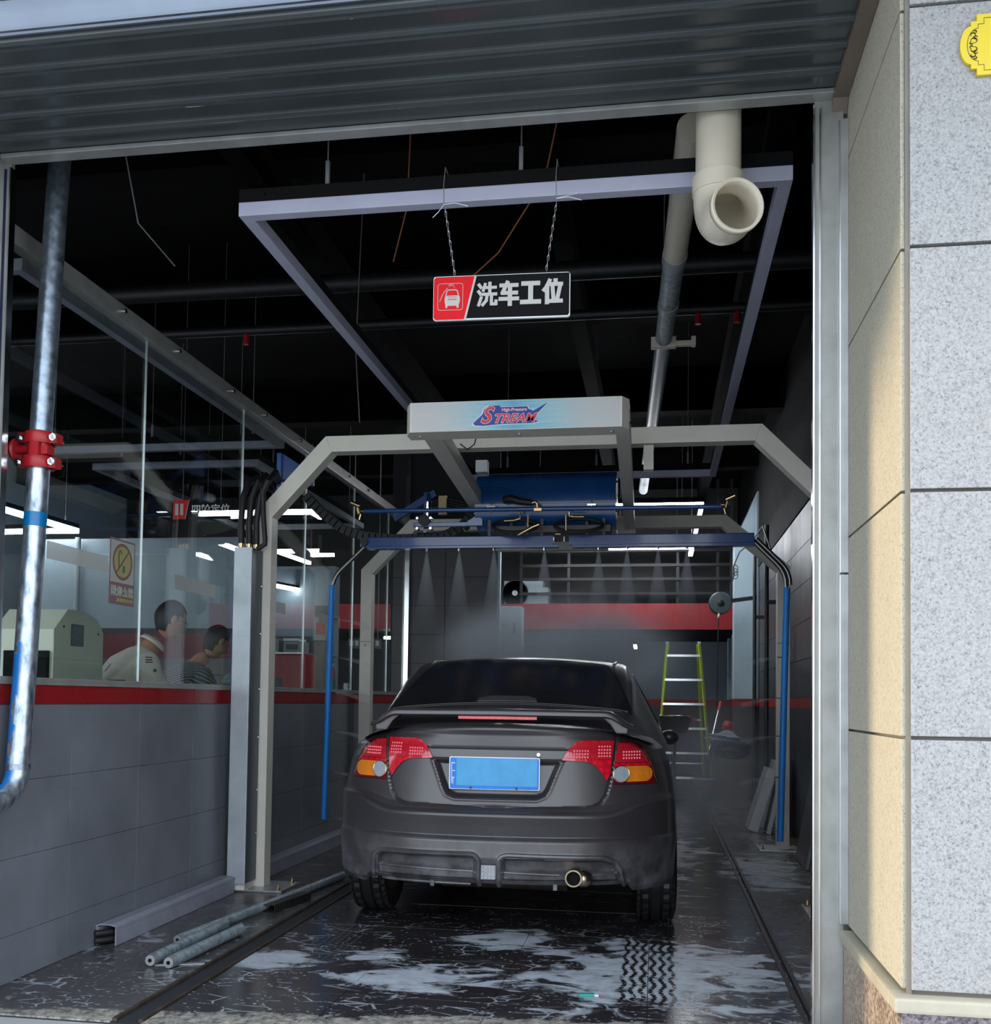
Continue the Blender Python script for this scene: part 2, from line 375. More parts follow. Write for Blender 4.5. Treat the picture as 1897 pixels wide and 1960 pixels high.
def thing(name, label, cat, loc=(0,0,0), rz=0, group=None):
    o = bpy.data.objects.new(name, None); C.objects.link(o); o.location = loc; o.rotation_euler = (0,0,rz); o.empty_display_size = .1
    return tag(o, label, cat, group)
def struct(o): o['kind'] = 'structure'; return o
def piece(proto_mesh, name, loc, parent):
    o = bpy.data.objects.new(name, proto_mesh); C.objects.link(o); o.location = loc; o.parent = parent; return o
def cmesh(name, mb, mat, bevel=0):
    o = mb.build(name, mat, bevel=bevel); m = o.data; bpy.data.objects.remove(o); return m
def text(body, size, mat, parent, loc, rot, name='lettering', extrude=.001, offset=0.0, shear=0.0, align='LEFT', sx=1.0, flip=False, spacing=1.0):
    cu = bpy.data.curves.new(name, 'FONT'); cu.body = body; cu.size = size; cu.extrude = extrude; cu.offset = offset; cu.shear = shear
    cu.align_x = align; cu.space_character = spacing; cu.resolution_u = 3
    o = bpy.data.objects.new(name, cu); C.objects.link(o)
    dg = bpy.context.evaluated_depsgraph_get(); me = bpy.data.meshes.new_from_object(o.evaluated_get(dg)); bpy.data.objects.remove(o)
    m = Matrix.Translation(Vector(loc)) @ rot.to_4x4() @ Matrix.Diagonal((-sx if flip else sx, 1, 1, 1))
    me.transform(world_of(parent).inverted() @ m)
    o2 = bpy.data.objects.new(name, me); C.objects.link(o2); o2.parent = parent; me.materials.clear(); me.materials.append(mt[mat]); return o2
FACE = Matrix(((1,0,0),(0,0,-1),(0,1,0)))       # text in XZ plane read from -Y
FACEX = Matrix(((0,0,1),(1,0,0),(0,1,0)))       # text in YZ plane, normal +X, reads towards +Y
def tri_patch(poly, f, name, mat, parent, step=.02, thick=.004, local=True, smooth=True):
    """closed 2D outline filled with a fine triangulation and laid on a surface f(u,v,offset)->xyz with its own thickness"""
    n = len(poly); pts = [Vector(p) for p in poly]; dense = []
    for i in range(n):
        a, b = pts[i], pts[(i+1)%n]; k = max(1, int((b-a).length/step))
        dense += [a+(b-a)*j/k for j in range(k)]
    nb = len(dense); us = [p.x for p in dense]; vs_ = [p.y for p in dense]
    inner = []
    def inside(x, y):
        c = False; j = nb-1
        for i in range(nb):
            if (vs_[i] > y) != (vs_[j] > y) and x < (us[j]-us[i])*(y-vs_[i])/(vs_[j]-vs_[i])+us[i]: c = not c
            j = i
        return c
    x = min(us)+step*.5
    while x < max(us):
        y = min(vs_)+step*.5
        while y < max(vs_):
            if inside(x, y) and min((Vector((x,y))-d).length for d in dense) > step*.45: inner.append(Vector((x,y)))
            y += step
        x += step
    allp = dense+inner
    r = geometry.delaunay_2d_cdt(allp, [(i,(i+1)%nb) for i in range(nb)], [], 1, 1e-6)
    V2 = r[0]; F2 = [f_ for f_ in r[2] if inside(sum(V2[i].x for i in f_)/len(f_), sum(V2[i].y for i in f_)/len(f_))]
    m = MB(); N = len(V2)
    m.v = [tuple(f(p.x,p.y,thick)) for p in V2]+[tuple(f(p.x,p.y,-.004)) for p in V2]
    m.f = [tuple(f_) for f_ in F2]
    from collections import Counter
    ec = {}
    for f_ in F2:
        for i in range(len(f_)): ec[(f_[i], f_[(i+1)%len(f_)])] = 1
    for (a, b) in ec:
        if (b, a) not in ec: m.f.append((b, a, N+a, N+b))
    return m.build(name, mat, parent, smooth=smooth, local=local)
def rrect(x0, x1, z0, z1, r, k=4):
    out = []
    for cx, cz, a0 in ((x1-r,z1-r,0),(x0+r,z1-r,90),(x0+r,z0+r,180),(x1-r,z0+r,270)):
        for i in range(k+1):
            a = math.radians(a0+90*i/k); out.append((cx+r*math.cos(a), cz+r*math.sin(a)))
    return out

# ================= THE SETTING =================
GX = -2.76          # glass line
# floor: slab with large tiles between the two drainage rails, cement margins beside them
fl = struct(MB().box(-9.2, 1.5, 3.50, 18.0, -.12, -.006).build('floor', 'darkgrout'))
tm = cmesh('tile', MB().box(-.3035,.3035,-.3035,.3035,-.006,0), 'floor', .0015)
for j in range(22):
    for i in range(4): piece(tm, 'tile', (-1.555+.61*i, 3.695+.61*j, 0), fl)
MB().box(-9.1, -1.985, 3.50, 17.9, -.006, 0).build('margin_slab', 'apron', fl)
MB().box(.605, 1.5, 3.50, 17.9, -.006, 0).build('margin_slab', 'apron', fl)
MB().box(-1.9, .545, 3.50, 3.388, -.006, -.001)
street = struct(MB().box(-40, 40, -40, 3.50, -.12, -.012).build('ground', 'street'))
for k, (xa, xb) in enumerate(((-1.985,-1.862), (.553,.605))):
    r_ = MB(); w = xb-xa
    r_.box(xa, xa+.018, 3.52, 17.8, -.02, .006); r_.box(xb-.018, xb, 3.52, 17.8, -.02, .006); r_.box(xa+.018, xb-.018, 3.52, 17.8, -.03, -.02)
    struct(r_.build('trim_%d' % (k+1), 'rust' if k == 0 else 'steel_dark'))
# left wall: tiled parapet, red tile course, steel ledge
wl_ = struct(MB().box(-2.90, -2.658, 3.66, 10.90, 0, 1.252).build('wall_left', 'lightgrout'))
tw = cmesh('tile', MB().box(-.004,.004,-.304,.304,-.159,.159), 'tile', .001)
tr_ = cmesh('tile', MB().box(-.004,.004,-.304,.304,-.047,.047), 'redtile', .001)
th = cmesh('tile', MB().box(-.004,.004,-.304,.304,-.096,.096), 'tile', .001)
for j in range(12):
    y = 3.97+.614*j-.0
    if y+.3 > 10.95: break
    piece(th, 'tile', (-2.654, y, .098), wl_)
    for k in range(3): piece(tw, 'tile', (-2.654, y, .355+.32*k), wl_)
    piece(tr_, 'tile', (-2.654, y, 1.204), wl_)
led = MB().box(-2.91, -2.642, 3.66, 10.9, 1.253, 1.272); led.box(-2.650,-2.642,3.66,10.9,1.240,1.253)
led.build('ledge', 'alu_dull', wl_, bevel=.002)
# glass partition on the ledge
win = struct(MB().box(GX-.03, GX+.03, 3.70, 10.9, 3.13, 3.212).build('window_1', 'alu_dull', bevel=.004))
seams = [3.72, 5.06, 6.37, 7.61, 8.89, 10.09, 10.92]
for i in range(6):
    MB().box(GX-.005, GX+.005, seams[i]+.0025, seams[i+1]-.0025, 1.274, 3.20).build('glass_pane', 'glass', win)
for s_ in seams[1:6]: MB().box(GX-.006, GX+.006, s_-.0022, s_+.0022, 1.274, 3.13).build('seal_strip', 'alu', win)
MB().box(GX-.02, GX+.03, 10.88, 10.93, 1.274, 4.2).build('end_post', 'chrome', win)
for y in (4.75, 5.35, 6.1, 6.65, 7.35, 7.9, 8.6, 9.2): MB().cyl((GX+.03,y,3.175),(GX+.05,y,3.175),.012,12).build('clamp_bolt', 'chrome', win, smooth=True)
# right wall: dark tiles with a red course, black paint above
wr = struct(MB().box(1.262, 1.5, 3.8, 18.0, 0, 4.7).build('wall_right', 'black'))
t1 = cmesh('tile', MB().box(-.004,.004,-.298,.298,-.1635,.1635), 'tile_blue', .001)
t2 = cmesh('tile', MB().box(-.004,.004,-.298,.298,-.046,.046), 'redtile', .001)
t3 = cmesh('tile', MB().box(-.004,.004,-.298,.298,-.1935,.1935), 'tile_blue', .001)
for j in range(15):
    y = 4.15+.602*j
    for k in range(5): piece(t1, 'tile', (1.256, y, 1.422+.332*k), wr)
    piece(t2, 'tile', (1.256, y, 1.21), wr)
    for k in range(3): piece(t3, 'tile', (1.256, y, .196+.389*k), wr)
MB().box(1.245, 1.262, 4.0, 13.0, 2.925, 3.06).build('dado_rail', 'black', wr)
MB().box(1.240, 1.262, 13.1, 17.8, 1.26, 3.9).build('painted_panel', 'white_wall', wr)
MB().box(1.240, 1.262, 13.1, 17.8, 1.16, 1.255).build('red_band', 'redtile', wr)
for y in (14.6, 15.9, 16.8): MB().box(1.14, 1.241, y, y+.22, 1.26, 2.9).build('pilaster', 'col_white', wr, bevel=.004)
# pale pillar near the back right, dark and red below like the wall
pl = struct(MB().prism([(1.0,1.262),(1.262,1.262),(1.262,3.92),(1.0,3.35)], 13.6, 13.95).build('column', 'col_white', bevel=.004))
MB().box(.998, 1.262, 13.598, 13.95, 1.165, 1.262).build('red_band', 'redtile', pl)
MB().box(.998, 1.262, 13.598, 13.95, 0, 1.165).build('dark_base', 'tile_back', pl)
# tiled wall across the back left with its corner trim
wb = struct(MB().box(-2.95, -1.73, 10.945, 11.0, 0, 4.6).build('wall_middle', 'darkgrout'))
tb = cmesh('tile', MB().box(-.297,.297,-.004,.004,-.1585,.1585), 'tile_back', .001)
for j in range(9):
    for i in range(2): piece(tb, 'tile', (-2.632+.6*i, 10.942, .16+.32*j), wb)
MB().box(-1.742, -1.715, 10.925, 11.02, 0, 3.05).build('corner_trim', 'col_white', wb, bevel=.003)
# back wall, mezzanine, rear ceiling
bw = struct(MB().box(-9.2, 1.5, 17.8, 18.05, 0, 4.7).build('wall_back', 'white_wall'))
MB().box(-9.1, 1.3, 17.785, 17.80, 0, 1.16).build('dark_base', 'tile_back', bw)
MB().box(-9.1, 1.3, 17.783, 17.80, 1.16, 1.255).build('red_band', 'redtile', bw)
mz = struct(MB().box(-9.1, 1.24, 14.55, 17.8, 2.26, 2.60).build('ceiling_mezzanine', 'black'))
MB().box(-9.1, 1.04, 14.53, 14.55, 2.24, 2.61).build('fascia_panel', 'red_panel', mz)
MB().prism([(1.04,14.53),(1.26,14.0),(1.26,14.05),(1.06,14.55)], 2.24, 2.61, 'Z').build('fascia_panel', 'red_panel', mz)
mbk = struct(MB().box(-9.1, 1.24, 16.2, 16.3, 2.60, 4.6).build('wall_mezzanine', 'duct'))
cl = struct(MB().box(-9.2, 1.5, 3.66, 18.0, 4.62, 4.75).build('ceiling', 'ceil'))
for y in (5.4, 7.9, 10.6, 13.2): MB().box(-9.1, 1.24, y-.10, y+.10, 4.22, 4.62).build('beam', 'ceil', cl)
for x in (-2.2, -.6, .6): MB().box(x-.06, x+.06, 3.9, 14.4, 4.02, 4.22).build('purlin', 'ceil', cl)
struct(MB().box(-9.3, -9.15, 3.6, 18, 0, 4.7).build('wall_left_far', 'white_wall'))
# front of the building: wall over the door, stone pillars, recessed jambs
FY = 2.87
fr_ = struct(MB().box(-9.3, 4.2, 3.05, 3.67, 3.45, 7.0).build('wall_front', 'stone'))
MB().box(-9.3, 4.2, FY+.03, 3.05, 3.55, 7.0).build('facade_cladding', 'stone', fr_)
MB().box(-2.7, .64, 3.66, 3.68, 3.36, 4.7).build('lintel', 'black', fr_)
MB().box(-9.3, -2.7, 3.66, 3.68, 3.36, 4.7).build('lintel', 'black', fr_)
MB().box(1.3, 4.2, 3.0, 3.9, 0, 4.7)
RX = .668
pr = struct(MB().box(RX+.006, 4.2, FY+.006, 3.95, 0, 3.55).build('wall_right_pillar', 'grout'))
zs = [.44, 1.114, 1.783, 2.455, 3.13, 3.80]
for a, b in zip(zs[:-1], zs[1:]):
    xs = [RX+.004, 1.86, 3.0, 4.19]
    for xa, xb in zip(xs[:-1], xs[1:]):
        MB().box(xa+.003, xb-.004, FY-.014, FY+.02, a+.005, min(b,3.55)-.005).build('stone_panel', 'stone', pr, bevel=.003)
    MB().box(RX-.014, RX+.02, FY+.006, 3.66, a+.004, min(b,3.42)-.004).build('stone_panel', 'stone_side', pr, bevel=.002)
MB().box(RX-.004, RX+.008, FY-.006, FY+.004, .40, 3.55).build('corner_joint', 'grout', pr)
lg = MB().box(RX-.045, 4.2, FY-.05, FY+.02, .392, .432); lg.box(RX-.045, RX+.02, FY+.02, 3.63, .392, .432); lg.build('plinth_ledge', 'ledge', pr, bevel=.008)
for xa, xb in ((RX-.028, 1.55), (1.55, 2.6), (2.6, 4.2)): MB().box(xa+.002, xb-.002, FY-.036, FY+.02, 0, .390).build('plinth_panel', 'plinth', pr, bevel=.002)
MB().box(RX-.032, RX+.02, FY-.016, 3.63, 0, .390).build('plinth_panel', 'plinth_side', pr, bevel=.002)
plf = struct(MB().box(-3.20, -2.80, FY, 3.95, 0, 3.55).build('wall_left_pillar', 'stone'))
struct(MB().box(-9.3, -7.9, FY, 3.9, 0, 3.55).build('wall_far_pillar', 'stone'))
struct(MB().box(-9.3, 4.2, 1.90, 3.05, 3.62, 4.8).build('shade_canopy', 'alu_dull'))      # unseen overhang above the door, added to shade the top of the reveal
# jambs
def jamb(x0, x1, sgn, name):
    m = MB().box(min(x0,x1), max(x0,x1), 3.655, 3.682, 0, 3.38); o = struct(m.build(name, 'alu_dull', bevel=.002))
    e = x0; MB().box(e-.006 if sgn > 0 else e, e if sgn > 0 else e+.006, 3.647, 3.684, 0, 3.335).build('edge_strip', 'chrome', o)
    return o
jr = jamb(.541, .640, 1, 'trim_4')
MB().box(.556,.562,3.649,3.655,0,3.33).build('groove_strip', 'chrome', jr)
MB().box(.622,.627,3.645,3.655,.45,3.27).build('groove_strip', 'chrome', jr); MB().box(.627,.653,3.635,3.655,1.66,3.27).build('cover_strip', 'alu', jr); MB().box(.627,.653,3.635,3.655,.45,1.652).build('cover_strip', 'alu', jr)
jl = jamb(-2.608, -2.80, -1, 'trim_5')
MB().box(-2.634,-2.624,3.651,3.656,0,3.33).build('groove_strip', P('navy_gasket', srgb(20,28,60), .4), jl)
# header edge and slatted soffit
hd = struct(MB().box(-2.62, .60, 3.602, 3.660, 3.349, 3.367).build('trim_6', 'alu_dull', bevel=.003))
def soffit():
    t = NT('soffit_lacquer'); n = t.noise(1.1, 3, stretch=(1,.3,1)); s1 = t.step(t.noise(26, 4, .6, stretch=(.25,3,1)), .735, .76)
    t.set('Base Color', t.mix(s1, t.ramp(n, [(.3, srgb(56,62,64)), (.7, srgb(78,84,86))]), srgb(200,200,198))); t.set('Roughness', .26); t.set('Metallic', .25); return t.m
mt['soffit'] = soffit()
so = struct(MB().box(-2.80, .60, 2.99, 3.70, 3.42, 3.46).build('soffit', 'black'))
y = 3.655; k = 0
for k in range(5):
    y1 = 3.60-.128*k; y0 = y1-.128
    prof = [(y1,3.405),(y1,3.368),(y1-.066,3.366),(y1-.078,3.372),(y1-.092,3.358),(y1-.112,3.352),(y1-.124,3.358),(y0+.001,3.366),(y0+.001,3.405)]
    MB().prism(prof, -2.80, .60, 'X').build('slat', 'soffit', so, smooth=25)
# polished fascia on the outer edge
fa = struct(MB().box(-3.0, .66, 2.86, 2.96, 3.50, 3.62).build('trim_7', 'alu_dull'))
MB().prism([(2.97,3.46),(2.962,3.374),(2.952,3.367),(2.944,3.367),(2.938,3.373),(2.932,3.367),(2.922,3.367),(2.915,3.376),(2.906,3.41),(2.885,3.44),(2.868,3.446),(2.862,3.440),(2.852,3.440),(2.846,3.448),(2.80,3.47),(2.80,3.60),(2.97,3.60)], -2.80, .66, 'X').build('fascia_profile', P('polished_fascia', srgb(140,150,164), .22, .8, var=.1, vs=2), fa, smooth=25)
# corner trim between slats and pillar, brownish reflection put into its colour
MB().prism([(3.66,3.30),(3.66,3.42),(2.74,3.42),(2.74,3.30),(2.76,3.345),(3.63,3.345)], .60, .652, 'X').build('corner_trim', P('brown_reflection_trim', srgb(110,98,88), .45), fa)

# ================= GALVANISED RISER AND VALVE =================
rp = [Vector((-2.565,3.925,3.6)), Vector((-2.57,3.911,3.289)), Vector((-2.57,3.858,2.369)), Vector((-2.57,3.815,1.6)), Vector((-2.57,3.768,.90))]
def rpt(z):
    for a, b in zip(rp[:-1], rp[1:]):
        if b.z <= z <= a.z: return a+(b-a)*((a.z-z)/(a.z-b.z))
rz = thing('riser_pipe', 'leaning galvanised water riser with blue paint smears beside the left door jamb', 'pipe', (-2.57, 3.77, 0))
MB().tube([rp[0], rp[1], rpt(2.30)], .0455, 28).build('pipe', 'galv', rz, smooth=True)
MB().tube([rpt(2.145), rpt(1.8), rpt(1.3), rpt(.905)], .0455, 28).build('pipe', 'riser', rz, smooth=True)
MB().tube([rpt(1.955), rpt(1.895)], .0462, 28, cap=False).build('tape_band', 'tape', rz, smooth=True)
b0 = rpt(.905); el_ = [b0, b0+Vector((0,-.003,-.04)), b0+Vector((-.003,-.03,-.09)), b0+Vector((-.006,-.085,-.125)), b0+Vector((-.006,-.16,-.135)), b0+Vector((-.006,-.22,-.135))]
MB().tube(el_, [.0465,.0465,.046,.0455,.0455,.0455], 24).build('elbow', 'riser', rz, smooth=True)
MB().tube([b0+Vector((0,0,.012)), b0+Vector((0,0,-.012))], .0495, 24).build('weld_collar', 'galv', rz, smooth=True)
vp_ = rpt(2.22); vb = MB()
vv = thing('check_valve', 'red painted valve body clamped in the galvanised riser', 'valve', (vp_.x, vp_.y, 2.14))
def clampring(z, tilt, nm):
    c = rpt(z); pr_ = [(.047,-.024),(.062,-.024),(.066,-.012),(.066,.012),(.062,.024),(.047,.024)]
    m = MB(); m.lathe(pr_, (c.x,c.y,c.z), 'Z', 28)
    for sx_ in (-1,1): m.cbox((c.x+sx_*.070, c.y-.002, c.z-.004*sx_), (.040,.046,.040))
    o = m.build(nm, 'redpaint', vv, smooth=35)
    for sx_ in (-1,1):
        MB().cyl((c.x+sx_*.076,c.y-.045,c.z),(c.x+sx_*.076,c.y+.045,c.z),.0095,8).build('clamp_bolt', 'chrome', vv, smooth=True)
        MB().cyl((c.x+sx_*.076,c.y-.034,c.z),(c.x+sx_*.076,c.y-.024,c.z),.017,6).build('bolt_nut', 'chrome', vv)
clampring(2.272, .1, 'clamp'); clampring(2.168, -.1, 'clamp')
m = MB(); m.lathe([(.040,-.05),(.050,-.045),(.050,.045),(.040,.05)], tuple(vp_), 'Z', 24); m.cbox((vp_.x+.012, vp_.y-.045, vp_.z), (.04,.03,.055)); m.cbox((vp_.x+.048, vp_.y-.02, vp_.z-.004), (.03,.05,.036))
m.build('valve_body', 'redpaint', vv, smooth=35, bevel=0)
m = MB(); m.cyl((vp_.x-.04,vp_.y-.01,vp_.z+.004),(vp_.x-.098,vp_.y-.012,vp_.z+.006),.019,14); m.build('spindle', 'redpaint', vv, smooth=True)
m = MB(); m.lathe([(.010,-.012),(.030,-.012),(.046,-.006),(.050,.004),(.042,.012),(.018,.010),(.006,.016)], (vp_.x-.103,vp_.y-.012,vp_.z+.004), 'X', 24); m.build('hand_wheel', 'redpaint', vv, smooth=True)

# ================= PVC DRAIN, LONG PIPE =================
pv = thing('drain_pipe', 'cream PVC drain hanging from the ceiling with its elbow mouth facing out', 'pipe', (.212, 3.775, 3.2))
MB().tube([(.212,3.775,4.6),(.212,3.775,3.125)], .0835, 32).build('pipe', 'pvc', pv, smooth=True)
def elb(R_, r, c0, n=10):
    return [Vector((c0.x+ .25*R_*(1-math.cos(a)), c0.y-R_*(1-math.cos(a))*.97, c0.z-R_*math.sin(a))) for a in [i*PI/2/n for i in range(n+1)]]
pth = [Vector((.212,3.775,3.145)), Vector((.212,3.775,3.095))]+elb(.13,.09,Vector((.212,3.775,3.085)))
e_ = pth[-1]; dr = Vector((.28,-.96,-.06)).normalized(); pth += [e_+dr*.05, e_+dr*.085]
mo = MB().tube(pth, .091, 32, cap=False); o_ = mo.build('elbow', 'pvc', pv, smooth=True)
sol = o_.modifiers.new('wall', 'SOLIDIFY'); sol.thickness = .007; sol.offset = -1
MB().tube([e_+dr*.087, e_+dr*.060], .0955, 32, cap=False).build('socket_rim', 'pvc', pv, smooth=True).modifiers.new('wall','SOLIDIFY').thickness = .006
MB().tube([(.212,3.775,3.157),(.212,3.775,3.095)], .0955, 32).build('collar', 'pvc', pv, smooth=True)
lp = thing('overhead_pipe', 'long grey PVC pipe running back under the dark ceiling with a clamp', 'pipe', (.09, 4.3, 3.5))
pa, pb = Vector((.118,4.2,3.52)), Vector((-.175,11.6,3.60))
L_ = lambda t: pa+(pb-pa)*t
for t0, t1, r, mm in ((-.02,.145,.062,'pvc'),(.15,.235,.058,'galv_dull'),(.235,.31,.054,'galv_dull'),(.31,.66,.052,'pvc_grey'),(.66,.98,.05,'pvc_grey')):
    MB().tube([L_(t0),L_(t1)], r, 20).build('pipe_section', mm, lp, smooth=True)
for t_, r in ((.145,.066),(.235,.062),(.66,.058)): MB().tube([L_(t_-.006),L_(t_+.006)], r, 20).build('coupling', 'pvc_grey', lp, smooth=True)
c = L_(.315); m = MB(); m.cbox(c+Vector((0,0,-.02)), (.16,.05,.07)); m.cbox(c+Vector((.13,0,-.03)), (.12,.04,.03)); m.cbox(c+Vector((.19,0,-.02)), (.03,.05,.06)); m.build('pipe_clamp', 'pvc', lp, bevel=.006)
MB().cyl(c+Vector((0,0,.03)), c+Vector((0,0,1.0)), .005, 8).build('hanger_rod', 'wire_grey', lp)

# ================= UNLIT LIGHT FRAMES ON CABLES =================
def light_frame(label, x0, x1, y0, y1, z, mat='lav', lit=None, w=.052, cat='light', name='light_frame', sides='fblr', cables=True, group=None):
    r = thing(name, label, cat, ((x0+x1)/2,(y0+y1)/2,z), group=group)
    seg = {'f':((x0,y0),(x1,y0)), 'b':((x0,y1),(x1,y1)), 'l':((x0,y0+w/2),(x0,y1-w/2)), 'r':((x1,y0+w/2),(x1,y1-w/2))}
    for s_ in sides:
        (ax,ay),(bx,by) = seg[s_]; ex = w/2 if s_ in 'fb' else 0
        MB().box(min(ax,bx)-(ex if s_ in 'fb' else w/2), max(ax,bx)+(ex if s_ in 'fb' else w/2), min(ay,by)-(w/2 if s_ in 'fb' else 0), max(ay,by)+(w/2 if s_ in 'fb' else 0), z, z+.058).build('diffuser', lit or mat, r, bevel=.004)
        MB().box(min(ax,bx)-(ex if s_ in 'fb' else w*.42), max(ax,bx)+(ex if s_ in 'fb' else w*.42), min(ay,by)-(w*.42 if s_ in 'fb' else 0), max(ay,by)+(w*.42 if s_ in 'fb' else 0), z+.059, z+.115).build('housing', 'black', r)
    if cables:
        for fx in (.16,.53,.9):
            for yy in (y0, y1):
                x = x0+(x1-x0)*fx; MB().cyl((x,yy,z+.2),(x,yy,4.6),.003,6).build('hanger_cable', 'wire_grey', r)
                MB().box(x-.008,x+.008,yy-.008,yy+.008,z+.10,z+.22).build('cable_gripper', 'wire_grey', r, bevel=.002)
    return r
lf = light_frame('large unlit rectangular light frame hung over the car, nearest the door', -1.71, .473, 3.93, 9.02, 3.20)
for i in range(4): MB().cyl((-1.62+.045*i,3.91,3.285),(-1.62+.045*i,3.903,3.285),.006,8).build('screw', 'chrome', lf)
light_frame('unlit light frame seen through the glass above the next bay, nearer one', -5.35, -3.0, 4.3, 7.65, 3.2, 'lav_dull')
light_frame('unlit light frame seen through the glass, further one behind the hoses', -4.95, -3.45, 8.25, 11.4, 3.2, 'lav_dull')
ll = light_frame('glowing white light frame hung beyond the wash gantry', -1.62, .46, 10.95, 13.9, 3.29, lit='led', w=.036)
light_frame('lit light frame in the next bay seen just right of the riser pipe', -8.6, -7.12, 9.3, 11.45, 3.2, lit='led')
def tube_light(label, a, b, group=None, mat='led'):
    r = thing('tube_light', label, 'light', tuple((Vector(a)+Vector(b))/2), group=group)
    MB().bar(a, b, .05, .045).build('diffuser', mat, r, bevel=.006)
    MB().bar(Vector(a)+Vector((0,0,.04)), Vector(b)+Vector((0,0,.04)), .045, .03).build('housing', 'black', r)
    MB().cyl(Vector(a)+Vector((0,0,.05)), (a[0],a[1],4.63 if a[1] < 14.5 or a[2] > 2.5 else 2.27), .003, 6).build('hanger_cable', 'wire_grey', r)
    return r
tube_light('lit tube light behind the four-character wheel alignment sign', (-4.95,10.5,3.2), (-4.46,10.53,3.2))
tube_light('lit tube light slanting back, upper left in the glass right of the grey column', (-5.17,12.96,3.2), (-5.11,14.3,3.2))
tube_light('lit tube light lying crosswise in the glass left of the blue dryer tube', (-4.80,13.5,3.2), (-4.47,13.5,3.2))
tube_light('lower lit tube light slanting back in front of the red fascia, left half', (-4.80,12.0,2.61), (-4.62,12.75,2.61))
tube_light('lower lit tube light slanting back in front of the red fascia, right half', (-4.60,12.9,2.61), (-4.50,13.6,2.61))
tube_light('small bright tube light low in the glass beside the far arch leg', (-4.25,15.4,2.16), (-3.85,15.4,2.16))
tube_light('small bright lamp under the mezzanine beyond the car roof', (-.36,16.6,2.12), (-.36,17.2,2.12))
tube_light('short lit tube light seen under the far arch beam', (.40,12.3,3.05), (.40,12.75,3.05))

# ================= HANGING SIGNS =================
def chain(root, x0, z0, x1, z1, y, n):
    for i in range(n):
        t = (i+.5)/n; c_ = Vector((x0+(x1-x0)*t, y, z0+(z1-z0)*t)); m = MB(); a = (i%2)*PI/2
        rot = Matrix.Rotation(a, 3, 'Z'); L = abs(z1-z0)/n*.62
        ring = [c_+rot @ Vector((.0035*math.cos(q), 0, L*math.sin(q))) for q in [2*PI*k/8 for k in range(8)]]
        m.tube(ring, .0011, 5, closed=True); m.build('chain_link', 'alu', root, smooth=True)
hs = thing('hanging_sign', 'red and black hanging sign with big grey characters under the light frame', 'sign', (-.617, 3.88, 2.70))
SY = 3.865
def SP(u, v): return (-.890+.545*u+0, 2.706+.172*v-.008*u)     # sign local units to world x,z
b_ = MB().prism([(x,z) for x,z in [(q[0],q[1]-.008*(q[0]+.89)/.545) for q in rrect(-.890,-.345,2.704,2.881,.010)]], SY, SY+.012)
b_.build('board', 'white', hs, bevel=.0005)
def spoly(pts, mat, name, d=.0015):
    MB().prism([SP(*p) for p in pts], SY-d, SY+.0005).build(name, mat, hs)
rc = [(.015,.0),(.23,.0),(.305,1.0),(.02,1.0),(.004,.95),(.004,.06)]
spoly(rc, 'signred', 'red_panel')
spoly([(.243,.02),(.985,.02),(.994,.07),(.994,1.0),(.318,1.0)], 'signblack', 'black_panel')
spoly([(.23,.0),(.245,.0),(.32,1.0),(.305,1.0)], 'signgrey', 'divider', .002)
def sline(pts, w, name='icon', mat='signgrey', d=.0026, closed=False):
    m = MB(); P_ = [Vector((SP(*p)[0], SY-d, SP(*p)[1])) for p in pts]
    m.tube(P_, w, 6, closed=closed); m.build(name, mat, hs)
ic = [(.035+.185*(x),.22+.62*(y)) for x,y in rrect(0,1,0,1,.1)]
sline(ic, .0012, closed=True)
sline([(.048,.42),(.075,.62),(.108,.74)], .0016)
for a_ in ((.115,.80,.150,.78),(.118,.76,.140,.79),(.126,.82,.160,.74),(.112,.78,.130,.82)): sline([(a_[0],a_[1]),((a_[0]+a_[2])/2,max(a_[1],a_[3])+.01),(a_[2],a_[3])], .0008)
cp = [(.092,.32),(.092,.27),(.104,.27),(.108,.32),(.172,.32),(.176,.27),(.190,.27),(.190,.34),(.198,.42),(.198,.52),(.190,.56),(.094,.56),(.086,.52),(.086,.42)]
spoly(cp, 'signgrey', 'icon_car', .0026)
sline([(.094,.55),(.102,.66),(.114,.69),(.168,.69),(.180,.66),(.188,.55)], .0028)
spoly([(.108,.46),(.174,.46),(.174,.475),(.108,.475)], 'signred', 'icon_grille', .0034)
spoly([(.108,.52),(.174,.52),(.174,.53),(.108,.53)], 'signred', 'icon_grille', .0034)
def hanzi(strokes, u0, v0, su, sv, w):
    """a character as its thick strokes"""
    for si_, st in enumerate(strokes):
        P_ = [Vector((SP(u0+su*a, v0+sv*b)[0], 0, SP(u0+su*a, v0+sv*b)[1])) for a, b in st[1:]]
        m = MB()
        for sj_, (a, b) in enumerate(zip(P_[:-1], P_[1:])):
            d = (b-a).normalized(); n = Vector((-d.z,0,d.x))*st[0]*w/2; e = d*st[0]*w*.35
            m.prism([((a+n-e).x,(a+n-e).z),((b+n+e).x,(b+n+e).z),((b-n+e).x,(b-n+e).z),((a-n-e).x,(a-n-e).z)], SY-.0026-.00012*si_-.00004*sj_, SY-.0012)
        m.build('character_stroke', 'signgrey', hs)
XI = [(.8,(.02,.94),(.15,.80)),(.8,(.0,.64),(.13,.50)),(.8,(.16,.36),(.02,.02)),(.75,(.38,.96),(.27,.66)),(.75,(.36,.80),(.98,.80)),(.85,(.64,1.0),(.64,.52)),(.8,(.24,.50),(1.0,.50)),(.8,(.50,.48),(.45,.22),(.24,.02)),(.8,(.74,.48),(.74,.06),(1.0,.06),(1.0,.20))]
